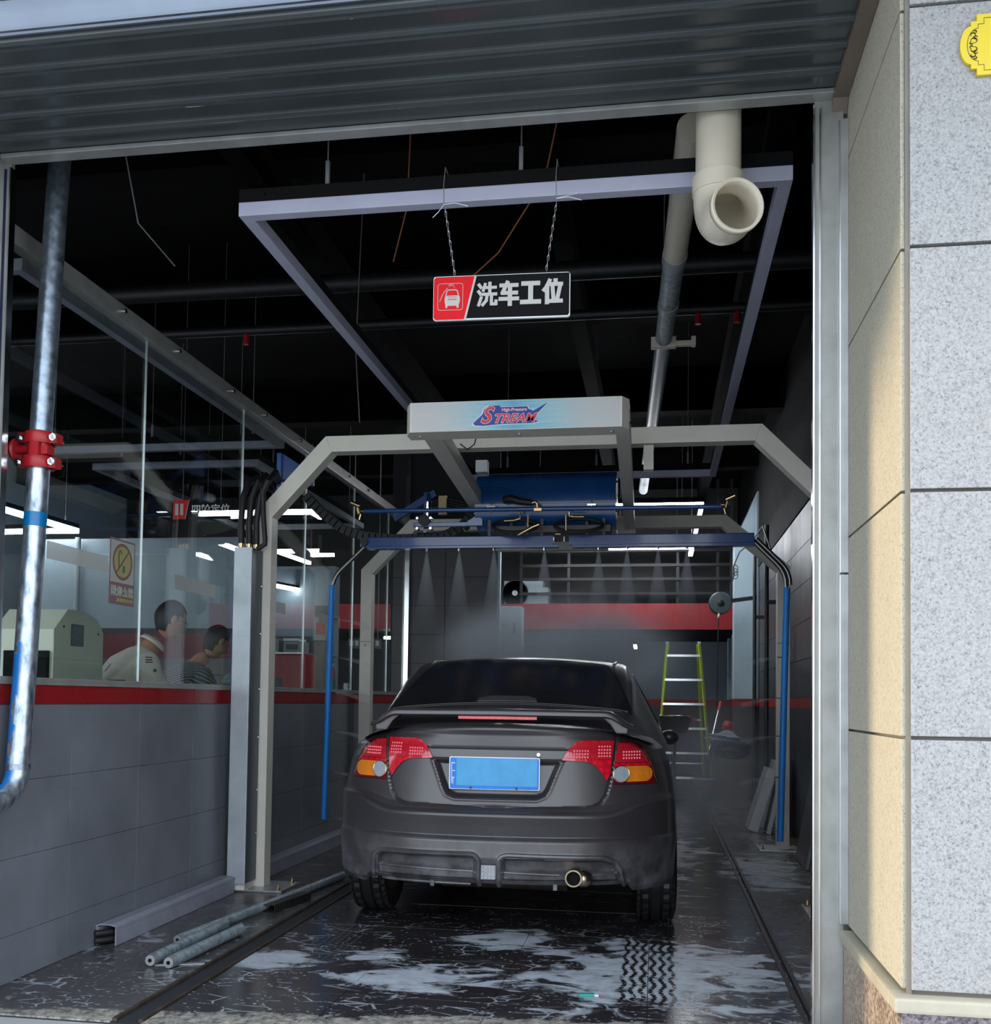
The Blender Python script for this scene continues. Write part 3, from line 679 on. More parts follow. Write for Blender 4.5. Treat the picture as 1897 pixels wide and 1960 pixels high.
CHE = [(1,(.04,.86),(.96,.86)),(1,(.42,1.0),(.14,.52),(.94,.52)),(1,(.0,.26),(1.0,.26)),(1.1,(.56,.72),(.56,.0))]
GONG = [(1.15,(.06,.90),(.94,.90)),(1.25,(.5,.90),(.5,.08)),(1.15,(.0,.08),(1.0,.08))]
WEI = [(1,(.34,1.0),(.18,.72),(.02,.56)),(1.1,(.20,.74),(.20,.0)),(1.1,(.66,1.0),(.66,.84)),(1,(.38,.82),(1.0,.82)),(1,(.50,.68),(.56,.14)),(1,(.90,.68),(.76,.14)),(1,(.34,.07),(1.0,.07))]
for k, ch in enumerate((XI, CHE, GONG, WEI)): hanzi(ch, .335+.158*k, .30+.005*k, .130, .52, .0155)
for (xs_, xt, zt_) in ((-.805,-.850,3.165),(-.440,-.402,3.160)):
    chain(hs, xs_, 2.885, xt, zt_, SY+.006, 14)
    MB().tube([(xt,3.850,zt_),(xt-.002,3.852,3.25),(xt,3.868,3.325),(xt,3.93,3.322)], .0018, 6).build('chain_loop', 'alu', hs)
    MB().tube([(xt,3.85,zt_),(xt+.05,3.84,zt_-.002),(xt+.10,3.84,zt_-.018)], .0016, 6).build('zip_tie', 'white', hs)
    MB().tube([(xt,3.85,zt_),(xt-.02+.10*(xs_>-.6),3.84,zt_-.035+.045*(xs_>-.6)),(xt-.042+.12*(xs_>-.6),3.84,zt_-.055+.07*(xs_>-.6))], .0014, 6).build('zip_tie', 'white', hs)
gs = thing('hanging_sign', 'small red and black hanging sign seen through the glass in the next bay', 'sign', (-3.35, 7.0, 2.52))
MB().box(-3.57, -3.12, 7.0, 7.012, 2.515, 2.657).build('board', 'signblack', gs)
MB().prism([(-3.57,2.515),(-3.475,2.515),(-3.445,2.657),(-3.57,2.657)], 6.996, 7.0).build('red_panel', 'signred', gs)
MB().bar((-3.472,6.994,2.515),(-3.442,6.994,2.657),.006,.004).build('divider', 'signgrey', gs)
text('四轮定位', .076, 'white', gs, (-3.425,6.995,2.558), FACE, offset=.0012)
for dx_ in (-.02,.02):
    MB().box(-3.52+dx_-.012,-3.52+dx_+.012,6.993,6.996,2.545,2.63).build('icon', 'signgrey', gs)
for x in (-3.5,-3.2): MB().cyl((x,7.006,2.657),(x,7.006,4.6),.002,6).build('cable', 'wire_grey', gs)

# ================= WASH GANTRY =================
def offset_path(pts, w):
    n = len(pts); out = []
    for sgn in (1,-1):
        side = []
        for i in range(n):
            p = Vector(pts[i]); ds = []
            if i > 0: ds.append((p-Vector(pts[i-1])).normalized())
            if i < n-1: ds.append((Vector(pts[i+1])-p).normalized())
            ns = [Vector((-d.y, d.x)) for d in ds]; b = sum(ns, Vector((0,0))).normalized(); k = w/2/max(.3, b.dot(ns[0]))
            side.append(p+b*k*sgn)
        out.append(side)
    return out
def arch(root, pts, y, w=.10, d=.104, name='arch'):
    a, b = offset_path(pts, w); m = MB(); n = len(pts)
    for i in range(n-1):
        q = [a[i], a[i+1], b[i+1], b[i]]; m.prism([(v.x,v.y) for v in q], y-d/2, y+d/2)
    o = m.build(name, 'cream', root, weld=False, bevel=.003); return o
ga = thing('wash_gantry', 'cream steel car wash gantry of two arches joined by overhead rails', 'car wash machine', (-.72, 7.4, 0))
arch(ga, [(-2.478,.012),(-2.478,2.365),(-2.062,2.806),(.583,2.806),(1.02,2.365),(1.02,.012)], 6.13)
arch(ga, [(-2.545,.012),(-2.545,2.32),(-2.135,2.73),(.545,2.73),(1.03,2.32),(1.03,.012)], 8.65)
for (x, y, s_) in ((-2.43,6.12,.30),(1.00,6.10,.32),(-2.50,8.66,.28),(.98,8.66,.32)):
    p_ = MB().box(x-s_*.45, x+s_*.55, y-.17, y+.17, .001, .013).build('base_plate', 'alu', ga, bevel=.002)
    for dx_ in (-.36,.42):
        for dy_ in (-.12,.12):
            bx_ = (x+dx_*s_, y+dy_); MB().cyl((bx_[0],bx_[1],.012),(bx_[0],bx_[1],.045),.006,8).build('anchor_bolt', 'brass', p_)
            MB().cyl((bx_[0],bx_[1],.013),(bx_[0],bx_[1],.022),.013,6).build('nut', 'brass', p_)
for x, y in ((-2.545,8.595),(1.03,8.595)):
    MB().box(x-.051,x+.051,8.596,8.60,1.70,1.704).build('splice_line', 'steel_dark', ga)
    MB().sphere((x,8.595,1.67),.011,10,6).build('bolt_head', 'chrome', ga, smooth=True)
MB().bar((-1.225,5.2,2.692),(-1.375,8.62,2.628),.10,.10).build('rail', 'cream', ga, bevel=.003)
MB().bar((-.187,5.2,2.692),(-.232,8.62,2.628),.078,.10).build('rail', 'cream', ga, bevel=.003)
MB().box(-1.42,-.18,8.16,8.24,2.56,2.62).build('cross_member', 'cream', ga, bevel=.003)
cb = MB().box(-1.33,-.40,8.2,8.30,2.44,2.505); cb.build('lower_cross_member', 'cream', ga, bevel=.003)
for x in (-1.30,-.45): MB().cyl((x,8.19,2.47),(x,8.205,2.47),.016,12).build('rubber_plug', 'rubber', ga)
MB().box(-.09,-.03,6.09,6.17,2.60,2.75).build('junction_box', 'cream', ga, bevel=.004)
MB().box(-1.35,-1.26,7.35,7.43,2.90,2.99).build('junction_box', 'white', ga, bevel=.004)
# illuminated fascia box at the front of the rails
lb = MB().prism([(-1.322,5.17),(-1.290,5.10),(-.185,5.10),(-.150,5.16),(-.150,5.26),(-1.322,5.26)], 2.596, 2.752, 'Z').build('fascia_box', 'cream', ga, bevel=.002)
pn = MB().box(-.542,.542,-.0015,.001,-.074,.074); po = pn.build('printed_panel', 'lbprint', None); po.parent = lb
inv = world_of(lb).inverted(); po.matrix_basis = inv @ Matrix.Translation((-.737,5.0995,2.674))
LZ = 2.674
def logo(pts, mat, d, name='logo_shape'):
    MB().prism([(-.737+x*1.0, LZ+z) for x,z in pts], 5.0980-d, 5.0985).build(name, mat, lb)
blob = [(-.215,-.040),(-.205,-.052),(-.16,-.055),(-.06,-.048),(.10,-.048),(.125,-.040),(.098,-.026),(.105,-.012),(.175,.058),(.10,.016),(.072,.028),(.068,.040),(-.07,.040),(-.082,.050),(-.13,.050),(-.158,.030),(-.165,.005)]
logo([(x*1.03+.003*(1 if x>0 else -1), z*1.08) for x,z in blob], 'white', .0006)
logo(blob, 'logo_blue', .0012)
text('S', .118, 'white', lb, (-.737-.178,5.0965,LZ-.040), FACE, shear=.35, offset=.0045, name='lettering')
text('S', .118, 'logo_red', lb, (-.737-.178,5.0955,LZ-.040), FACE, shear=.35, offset=.0018)
text('TREAM', .062, 'white', lb, (-.737-.112,5.0965,LZ-.040), FACE, shear=.35, offset=.0036, sx=1.12)
text('TREAM', .062, 'logo_red', lb, (-.737-.112,5.0955,LZ-.040), FACE, shear=.35, offset=.0012, sx=1.12)
text('High-Pressure', .023, 'pinkish', lb, (-.737-.066,5.0965,LZ+.018), FACE, offset=.0008, sx=1.0)
for x in (-1.25,-.72,-.24): MB().cyl((x,5.18,2.597),(x,5.18,2.587),.010,10).build('cover_screw', 'alu', lb)
for z in (2.70,2.64): MB().sphere((-.148,5.2,z),.008,8,6).build('side_screw', 'chrome', lb)
MB().tube([(-1.12,5.6,2.66),(-1.08,5.62,2.63),(-1.04,5.62,2.66),(-1.03,5.62,2.70)], .004, 6).build('loose_cable', 'rubber', ga)

# ================= SPRAY CARRIAGE =================
tr = thing('spray_carriage', 'blue spray carriage with crossbars and hoses slung under the gantry rails', 'car wash machine', (-.75, 7.15, 2.3))
prof = [(7.42,2.870),(7.24,2.858),(7.13,2.79),(7.09,2.69),(7.085,2.60),(7.11,2.50),(7.20,2.44),(7.42,2.42)]
m = MB(); fine = []
for (a, b) in zip(prof[:-1], prof[1:]):
    for k in range(4): fine.append((a[0]+(b[0]-a[0])*k/4, a[1]+(b[1]-a[1])*k/4))
fine.append(prof[-1]); n = len(fine)
fs_ = [(fine[max(i-1,0)][0]*.25+fine[i][0]*.5+fine[min(i+1,n-1)][0]*.25, fine[max(i-1,0)][1]*.25+fine[i][1]*.5+fine[min(i+1,n-1)][1]*.25) for i in range(n)]
m.prism(fs_, -1.303, -.295, 'X'); m.build('housing', 'bluepaint', tr, smooth=30)
for x in (-1.309,-.289):
    for z in (2.76,2.55): MB().sphere((x,7.14,z),.009,8,6).build('rivet', 'chrome', tr)
MB().cyl((-2.105,7.02,2.556),(.425,7.02,2.546),.0165,16).build('spray_pipe', 'bluepaint', tr, smooth=True)
for x, s_ in ((-2.105,-1),(.425,1)):
    m = MB(); m.cyl((x,7.02,2.556),(x+s_*.03,7.02,2.560),.013,10); m.cyl((x+s_*.03,7.01,2.535),(x+s_*.045,7.01,2.60),.015,10); m.cyl((x+s_*.03,7.0,2.59),(x+s_*.09,6.99,2.615),.016,10); m.cyl((x+s_*.02,7.0,2.53),(x+s_*.03,7.0,2.49),.009,8); m.build('end_nozzle', 'brass', tr, smooth=True)
m = MB(); m.box(-2.155,-.735,7.10,7.165,2.308,2.378); m.build('spray_arm', 'bluepaint2', tr, bevel=.006)
MB().box(-2.10,-.70,7.095,7.17,2.292,2.310).build('arm_channel', 'bluepaint', tr, bevel=.003)
m = MB(); m.box(-.625,.655,7.10,7.165,2.308,2.378); m.build('spray_arm', 'bluepaint2', tr, bevel=.006)
MB().box(-.60,.655,7.095,7.17,2.288,2.310).build('arm_channel', 'bluepaint2', tr, bevel=.003)
MB().cyl((-2.12,7.095,2.345),(-2.12,7.08,2.345),.030,16).build('pivot_wheel', 'rubber', tr, smooth=True)
for x in (-1.20,-1.04,-.93,-.82,-.50,-.38): MB().box(x-.010,x+.010,7.12,7.14,2.36,2.50).build('drop_bracket', 'steel_dark', tr)
MB().box(-1.15,-.33,7.10,7.30,2.40,2.45).build('under_plate', 'steel_dark', tr, bevel=.004)
for x in (-1.17,-.46): 
    m = MB(); m.box(x-.03,x+.03,6.998,7.04,2.565,2.578); m.cyl((x,7.015,2.53),(x,7.015,2.60),.006,8); m.build('pipe_clip', 'chrome', tr)
for (cx_, rx_) in ((-1.0,.16),(-.55,.17)):
    MB().tube([(cx_+rx_*math.cos(a), 7.03+.05*math.sin(a), 2.435+.055*math.sin(a)) for a in [2*PI*k/20 for k in range(20)]], .013, 8, closed=True).build('hose_loop', 'rubber', tr, smooth=True)
MB().tube([(-1.08,7.03,2.62),(-1.03,7.0,2.625),(-.97,7.0,2.605),(-.88,7.0,2.592)], [.026,.028,.024,.022], 12).build('inlet_hose', 'rubber', tr, smooth=True)
def fitting(pts, r=.009): MB().tube(pts, r, 8).build('brass_elbow', 'brass', tr, smooth=True)
fitting([(-.88,7.0,2.592),(-.855,7.0,2.60),(-.838,7.0,2.585),(-.835,7.0,2.555)], .011)
MB().box(-.865,-.808,6.99,7.03,2.532,2.556).build('brass_tee', 'brass', tr, bevel=.004)
fitting([(-.96,6.98,2.52),(-.96,6.98,2.478),(-1.0,6.98,2.468),(-1.07,6.98,2.465)])
fitting([(-.61,6.98,2.52),(-.61,6.98,2.492),(-.58,6.98,2.486),(-.51,6.98,2.485)])
fitting([(-.97,6.97,2.36),(-.94,6.96,2.375),(-.86,6.95,2.415),(-.82,6.95,2.43)], .010)
fitting([(-.635,6.98,2.50),(-.632,6.98,2.39)], .006); fitting([(-.90,6.98,2.50),(-.90,6.98,2.42)], .006)
fitting([(-.71,6.98,2.368),(-.67,6.98,2.366)], .010)
m = MB(); m.box(-1.76,-1.27,7.12,7.15,2.455,2.485); m.build('arm_bracket', 'bluepaint', tr, bevel=.004)
MB().prism([(-1.36,2.455),(-1.25,2.455),(-1.25,2.50),(-1.28,2.54),(-1.36,2.49)], 7.11,7.14).build('bracket_lug', 'bluepaint', tr, bevel=.003)
for dx_ in (-.05,.05):
    for dz_ in (-.03,.045): MB().cyl((-1.68+dx_,7.10,2.47+dz_),(-1.68+dx_,7.16,2.47+dz_),.010,10).build('roller', 'chrome', tr)
MB().cyl((-1.68,7.10,2.50),(-1.68,7.2,2.50),.042,16).build('roller_wheel', 'rubber', tr, smooth=True)
MB().bar((-1.95,7.3,2.55),(-1.62,7.22,2.72),.03,.05).build('bracing', 'bluepaint2', tr); MB().box(-1.70,-1.68,7.18,7.24,2.42,2.72).build('bracing', 'bluepaint2', tr)
MB().box(-1.60,-1.54,7.22,7.26,2.56,2.70).build('wooden_shim', 'leather', tr, bevel=.003)
for k in range(4): MB().tube([(-1.66,7.25,2.60+.02*k),(-1.55,7.28,2.63+.02*k),(-1.42,7.28,2.60+.02*k),(-1.30,7.25,2.56+.02*k)], .010, 8).build('bundled_hose', 'rubber', tr, smooth=True)
# side wands with blue sleeves
def wand(root, pts, blue, r_m=.0165, r_b=.0225, double=False):
    path = []
    P_ = [Vector(p) for p in pts]
    for i, p in enumerate(P_):
        if 0 < i < len(P_)-1:
            a = (P_[i-1]-p).normalized(); b = (P_[i+1]-p).normalized(); k = .09
            for t in (0,.25,.5,.75,1): path.append((p+a*k)*(1-t)**2+p*2*t*(1-t)+(p+b*k)*t*t)
        else: path.append(p)
    MB().tube(path, r_m, 14).build('bent_pipe', 'pipe_steel', root, smooth=True)
    if double: MB().tube([p+Vector((.030,.02,.010)) for p in path[:-1]], r_m, 14).build('bent_pipe', 'pipe_steel', root, smooth=True)
    MB().tube([blue[0], blue[1]], r_b, 18).build('blue_sleeve', 'bluefoam', root, smooth=True)
wand(tr, [(-2.115,7.14,2.330),(-2.372,7.14,2.085),(-2.376,7.14,1.95)], ((-2.375,7.14,2.034),(-2.402,7.14,.313)))
wand(tr, [(.640,7.14,2.335),(.872,7.14,2.100),(.868,7.14,1.95)], ((.876,7.14,2.001),(.836,7.14,.266)), double=True)
# energy chain looping to the left of the carriage
ec = thing('cable_chain', 'sagging black cable chain linking the left arch leg to the blue carriage', 'cable chain', (-2.0, 7.4, 2.4))
cp_ = [Vector(p) for p in ((-2.66,7.35,2.74),(-2.52,7.35,2.60),(-2.36,7.35,2.48),(-2.18,7.35,2.42),(-1.95,7.35,2.40),(-1.75,7.35,2.40),(-1.56,7.35,2.42),(-1.42,7.35,2.50),(-1.33,7.35,2.64))]
def along(pts, n):
    L = [0]
    for a, b in zip(pts[:-1], pts[1:]): L.append(L[-1]+(b-a).length)
    out = []
    for k in range(n):
        t = L[-1]*k/(n-1); i = max(j for j in range(len(L)) if L[j] <= t+1e-9); i = min(i, len(pts)-2)
        out.append(pts[i].lerp(pts[i+1], (t-L[i])/(L[i+1]-L[i])))
    return out
cc = along(cp_, 33)
for a, b in zip(cc[:-1], cc[1:]): MB().bar(a, a.lerp(b,.86), .10, .07).build('link', 'rubber', ec, bevel=.006)

# ================= GREY COLUMN WITH HOSES =================
co = thing('pump_column', 'tall pale grey sheet-metal column in front of the left arch leg', 'column', (-2.54, 5.98, 0))
MB().box(-2.598,-2.482,5.90,6.07,.055,2.128).build('casing', 'alu_casing', co, bevel=.004)
MB().box(-2.481,-2.478,5.905,6.065,.06,2.125).build('side_cover', 'steel_blue', co)
for z in (.35,.62,.95,1.25,1.6,1.9): MB().sphere((-2.477,6.05,z),.006,8,5).build('screw', 'chrome', co)
MB().box(-2.585,-2.495,5.93,6.05,.013,.055).build('foot', 'cream', co)
for k, (x, hgt, ex) in enumerate(((-2.575,.50,-.02),(-2.535,.56,.0),(-2.50,.56,.03))):
    MB().cyl((x,5.95+.03*k,2.128),(x,5.95+.03*k,2.19),.016,12).build('hose_ferrule', 'brass', co, smooth=True)
    MB().tube([(x,5.95+.03*k,2.16),(x-.004,5.95+.03*k,2.30),(x+.004+ex*.2,5.96+.03*k,2.45),(x+.03+ex,6.02,2.56),(x+.02+ex,6.18,2.62+.02*k),(x-.01,6.45,2.60)], .0195, 12).build('hose', 'rubber', co, smooth=True)
MB().tube([(-2.49,6.0,2.13),(-2.44,6.0,2.16),(-2.44,6.0,2.20),(-2.455,6.0,2.36),(-2.46,6.0,2.50)], .016, 12).build('hose', 'rubber', co, smooth=True)
bk = thing('hose_bracket', 'blue steel hose bracket standing above the grey column', 'bracket', (-2.45, 6.35, 2.5))
MB().box(-2.50,-2.47,6.32,6.38,2.50,2.82).build('upright', 'bluepaint', bk, bevel=.003)
MB().prism([(-2.47,2.82),(-2.47,2.60),(-2.25,2.60),(-2.25,2.68)], 6.34, 6.36).build('gusset', 'bluepaint2', bk)
MB().box(-2.46,-2.36,6.30,6.33,2.52,2.62).build('fixing_plate', 'cream', bk, bevel=.003)

# ================= SPRAY AND MIST =================
def spraymat(name, dens, ln):
    t = NT(name); t.n.remove(t.b)
    tc = t.node('ShaderNodeTexCoord'); q = t.node('ShaderNodeSeparateXYZ'); t.l.new(tc.outputs['Object'], q.inputs[0])
    r = t.math('SQRT', t.math('ADD', t.math('MULTIPLY', q.outputs[0], q.outputs[0]), t.math('MULTIPLY', q.outputs[1], q.outputs[1])))
    h = t.math('DIVIDE', t.math('MULTIPLY', q.outputs[2], -1.0), ln, clamp=True)
    d = t.math('DIVIDE', dens*1.0, t.math('ADD', .04, t.math('MULTIPLY', h, h))); d = t.math('MULTIPLY', d, t.math('SUBTRACT', 1.0, h))
    v = t.n.new('ShaderNodeVolumePrincipled'); v.inputs['Color'].default_value = (.85,.88,.92,1); t.l.new(d, v.inputs['Density']); t.l.new(v.outputs[0], t.out.inputs['Volume']); return t.m
spm = spraymat('water_spray', 1.1, .62)
def spray(x, y, z, label):
    r = thing('water_spray', label, 'spray', (x,y,z), group='fans of spray under the blue arms')
    MB().cyl((x,y,z+.02),(x,y,z-.012),.010,8).build('nozzle', 'chrome', r)
    m = MB(); m.lathe([(.006,0),(.035,-.16),(.075,-.40),(.105,-.62)], (0,0,0), 'Z', 14); o = m.build('spray_cone', spm, r, local=True, smooth=True); o.location = (0,0,-.012)
    return r
for x, w_ in ((-1.66,'leftmost, in front of the far arch leg'),(-1.42,'second from the left'),(-1.165,'third from the left'),(-.80,'fourth from the left'),(-.415,'first right of the gap between the blue arms'),(-.215,'second right of the gap'),(.0,'third right of the gap'),(.20,'rightmost one')):
    spray(x, 7.13, 2.286, 'fan of water under the blue arms, '+w_)
fm = film('fine_spray', srgb(170,176,182), .16)
def jet(x, y, z, s_, lab):
    r = thing('side_spray', lab, 'spray', (x,y,z), group='side jets along the blue sleeves')
    MB().cyl((x,y,z),(x+s_*.03,y,z),.004,8).build('nozzle', 'chrome', r)
    MB().add([(x+s_*.03,y,z),(x+s_*.14,y+.02,z-.006),(x+s_*.26,y+.05,z-.034),(x+s_*.26,y+.05,z-.075),(x+s_*.14,y+.02,z-.03)], [(0,1,2,3,4)]).build('spray_fan', fm, r)
OR = ('topmost','second from the top','third from the top','fourth from the top','second from the bottom','lowest')
for q, z in enumerate((1.78,1.50,1.24,.96,.66,.33)): jet(-2.355-(1.8-z)*.016, 7.14, z, 1, 'small water jet from the left blue sleeve, '+OR[q])
for q, z in enumerate((1.52,1.24,.98,.70,.34)): jet(.85-(1.8-z)*.023, 7.14, z, -1, 'small water jet from the right blue sleeve, '+(OR[0:3]+OR[4:])[q])
def mistmat(k):
    t = NT('soap_mist'); t.n.remove(t.b)
    tc = t.node('ShaderNodeTexCoord'); v0 = t.node('ShaderNodeVectorMath', operation='LENGTH'); t.l.new(tc.outputs['Object'], v0.inputs[0])
    fall = t.step(v0.outputs['Value'], 1.0, .15)
    n = t.noise(1.3, 3, .55)
    d = t.math('MULTIPLY', fall, t.math('MULTIPLY', t.step(n, .28, .66), k))
    v = t.n.new('ShaderNodeVolumePrincipled'); v.inputs['Color'].default_value = (.80,.86,.93,1); v.inputs['Anisotropy'].default_value = .1
    t.l.new(d, v.inputs['Density']); t.l.new(v.outputs[0], t.out.inputs['Volume']); return t.m
def mist(c, r, label, k):
    m = MB().sphere((0,0,0), 1.0, 20, 12); o = m.build('mist', mistmat(k), smooth=True); o.location = c; o.scale = r
    return tag(o, label, 'mist', kind='stuff')
mist((-.78, 8.2, 1.62), (1.15,1.25,.52), 'pale water mist hanging over the car roof', 4.5)
mist((.42, 8.3, .60), (.60,2.3,.80), 'thin mist drifting along the right flank of the car', .6)

# ================= CAR =================
def carpaint():
    t = NT('matte_black_car_paint'); n = t.noise(3, 4); d = t.noise(240, 2)
    p = t.sepp(); low = t.step(p[2], .62, .25); dirt = t.math('MULTIPLY', t.math('MULTIPLY', low, t.step(t.noise(9, 5, .65), .35, .7)), .75)
    c = t.ramp(n, [(.3, srgb(50,47,49)), (.7, srgb(60,57,59))])
    t.set('Base Color', t.mix(dirt, c, srgb(120,120,124)))
    t.set('Roughness', t.math('MULTIPLY_ADD', n, .10, .30)); t.set('Coat Weight', .45); t.set('Coat Roughness', .2); t.set('Specular IOR Level', .6)
    t.bump(t.noise(160, 2), .04, .001); return t.m
mt['car'] = carpaint()
mt['carglass'] = P('tinted_rear_glass', (.016,.015,.016), .16, var=.2, spec=.55, rv=.05)
mt['cartrim'] = P('satin_black_trim', (.012,.012,.013), .35)
def lampmat(name, c, cell=140, rough=.12):
    t = NT(name); v = t.voro(cell, rnd=.15); n = t.noise(20, 3)
    a = tuple(min(1,x*1.15) for x in c[:3])+(1,); b = tuple(x*.75 for x in c[:3])+(1,)
    t.set('Base Color', t.mix(t.step(v, .2, .6), a, b)); t.set('Roughness', rough); t.set('Coat Weight', 1.0); t.set('Coat Roughness', .04); t.bump(v, .25, .002); return t.m
mt['lampred'] = lampmat('red_lamp_lens', srgb(196,30,46)); mt['lampred2'] = lampmat('plain_red_lens', srgb(214,22,44), 30); mt['lampdark'] = lampmat('dark_red_lens', srgb(120,12,22), 30)
mt['lampamber'] = P('amber_lens', srgb(232,134,34), .18, var=.12, vs=30, coat=1.0); mt['lampclear'] = lampmat('clear_lens', srgb(170,176,180), 170)
mt['lampdot'] = P('bright_red_led_dot', srgb(236,70,92), .2, var=.25, vs=60, coat=.8)  # lighter red of the LED lens dots
mt['plate'] = P('blue_number_plate', srgb(66,158,212), .35, var=.10, vs=14); mt['plate2'] = P('blue_plate_edge', srgb(10,120,214), .35)
mt['tyre'] = P('tyre_rubber', (.020,.020,.021), .38, var=.25, vs=20); mt['rim'] = P('dusty_alloy', srgb(110,98,88), .5, .5, var=.3, vs=14)
mt['exhaust'] = P('scuffed_chrome_tip', srgb(176,160,140), .28, 1.0, var=.3, vs=20)
car = thing('sedan', 'matte black four-door sedan with rear wing seen from behind in the wash', 'car', (-.765, 4.77, 0), math.radians(1.5))
def interp(tab, v):
    xs = [a for a, b in tab]; ys = [b for a, b in tab]; return float(np.interp(v, xs, ys))
TW = [(.25,.845),(.35,.872),(.5,.882),(.65,.880),(.8,.866),(.9,.847),(.965,.815),(1.01,.758),(1.04,.69),(1.062,.615),(1.075,.54),(1.083,.46)]
TR = [(.25,.075),(.325,.03),(.345,.008),(.45,-.008),(.525,-.004),(.538,.004),(.546,.024),(.60,.014),(.645,.004),(.658,.010),(.672,.032),(.70,.052),(.76,.064),(.90,.090),(.962,.100),(.972,.112),(1.03,.112),(1.056,.100),(1.068,.104),(1.083,.150)]
ZB, ZT = .325, 1.083; DD, NN = .56, 2.35
sst = lambda v, a, b: (lambda t: t*t*(3-2*t))(max(0,min(1,(v-a)/(b-a))))
def base_y(x, z):
    W = interp(TW, z); ax = min(abs(x), W*.99999)
    zz = z-.075*sst(ax,.50,.80)*math.exp(-((z-.70)/.075)**2)
    return interp(TR, zz)+DD*(1-(1-(ax/W)**NN)**(1/NN))
def sdf(poly, x, y):
    d = 1e9; c = False; n = len(poly); j = n-1
    for i in range(n):
        ax, ay = poly[j]; bx, by = poly[i]; ex, ey = bx-ax, by-ay; t = max(0,min(1,((x-ax)*ex+(y-ay)*ey)/(ex*ex+ey*ey)))
        d = min(d, (x-ax-ex*t)**2+(y-ay-ey*t)**2)
        if (ay > y) != (by > y) and x < ex*(y-ay)/(ey)+ax: c = not c
        j = i
    d = math.sqrt(d); return -d if c else d
def ldist(pl_, x, y):
    d = 1e9
    for (ax,ay),(bx,by) in zip(pl_[:-1], pl_[1:]):
        ex, ey = bx-ax, by-ay; t = max(0,min(1,((x-ax)*ex+(y-ay)*ey)/(ex*ex+ey*ey))); d = min(d, (x-ax-ex*t)**2+(y-ay-ey*t)**2)
    return math.sqrt(d)
recess = [(-.320,.910),(-.295,.85),(-.262,.765),(-.245,.738),(-.205,.722),(.200,.722),(.240,.738),(.257,.765),(.290,.85),(.315,.910)]
seamL = [(.576,1.066),(.574,1.005),(.552,.84),(.545,.80),(.528,.745),(.505,.712),(.470,.694),(.42,.689),(0,.685)]
diffs = [[(-.585,.345),(-.585,.43),(-.555,.452),(-.10,.456),(-.085,.44),(-.085,.345)], [(.045,.345),(.045,.44),(.06,.452),(.52,.446),(.575,.42),(.590,.345)]]
refl = [(-.060,.345),(-.060,.418),(.016,.418),(.016,.345)]
lampo = [(-.590,1.004),(-.659,1.000),(-.692,.984),(-.722,.955),(-.744,.912),(-.762,.866),(-.782,.803),(-.560,.800)]
lampi = [(-.566,1.009),(-.410,1.009),(-.378,.997),(-.350,.970),(-.316,.914),(-.430,.908),(-.470,.895),(-.500,.866),(-.533,.818),(-.547,.85)]
def disp(x, z):
    d = 0.0; ax = abs(x)
    if z > .68 and ax < .62:
        d += .012*math.exp(-(ldist(seamL, ax, z)/.0042)**2)
    if .94 < z < .99 and ax < .36: d += .008*math.exp(-((z-.967)/.0035)**2)*sst(.345,ax-.01,ax+.01)
    if .70 < z < .93 and ax < .34:
        s_ = sdf(recess, x, z); d += .040*sst(-s_, .0, .024); d -= .004*math.exp(-((s_-.004)/.006)**2)
        d += .010*math.exp(-((z-.912)/.004)**2)*(1 if ax < .33 else 0)
    if .32 < z < .49 and ax < .64:
        s_ = min(sdf(p, x, z) for p in diffs); d += .034*sst(-s_, 0, .012); 
        if s_ > -.001: d -= .008*sst(.03-s_, 0, .03)
        if s_ < -.004 and z < .392: d -= .030*sst(.392-z, 0, .012)
        if ax < .08: d += .016*sst(-sdf(refl, x, z), 0, .004)
    return d
NX, NZ = 168, 190
def rear_x(s_, W): return W*math.sin(PI/2*s_)
mb = MB(); rings = []
flank = [.56+ (3.85-.56)*k/34 for k in range(1,35)]
front = [k/14 for k in range(1,15)]
for j in range(NZ+1):
    zr = ZB+(ZT-ZB)*j/NZ; W = interp(TW, zr); half = []
    for i in range(NX+1):
        x = rear_x((i/NX)**1.0, W); y = base_y(x, zr); half.append((x, y, zr))
    ty = j/NZ
    for y in flank:
        zt = interp([(.56,1.083),(1.0,1.03),(1.6,.985),(3.0,.96),(3.6,.955),(3.85,.945)], y); zb = interp([(.56,ZB),(.75,.28),(3.2,.24),(3.85,.24)], y)
        half.append((W, y+interp(TR, zr)*max(0,1-(y-.56)/.5), zb+(zt-zb)*ty))
    for f_ in front:
        y = 3.85+.62*math.sin(f_*PI/2); zt = .945-.22*f_**1.5; half.append((W*math.cos(f_*PI/2)**.75 if f_ < 1 else 0.0, y-.10*ty**2, .24+(zt-.24)*ty))
    rings.append(half)
H_ = len(rings[0])
def dsp(p, j, i):
    if i <= NX: return (p[0], p[1]+disp(p[0], p[2]), p[2])
    return p
for side in (1,-1):
    vs = []; fs = []
    for j in range(NZ+1):
        for i in range(H_):
            p = rings[j][i]; x = p[0]*side
            vs.append((x, p[1]+(disp(x, p[2]) if i <= NX else 0), p[2]-(.034*sst(abs(x),.625,.665)*max(0,1-(p[2]-ZB)/.12) if i <= NX else 0)))
    for j in range(NZ):
        for i in range(H_-1):
            q = (j*H_+i, j*H_+i+1, (j+1)*H_+i+1, (j+1)*H_+i)
            cy_ = sum(vs[k][1] for k in q)/4; cz_ = sum(vs[k][2] for k in q)/4
            if any((cy_-ay_)**2+(cz_-.31)**2 < .350**2 for ay_ in (.93, 3.63)) and i > NX-22: continue
            fs.append(q)
    mb.add(vs, fs)
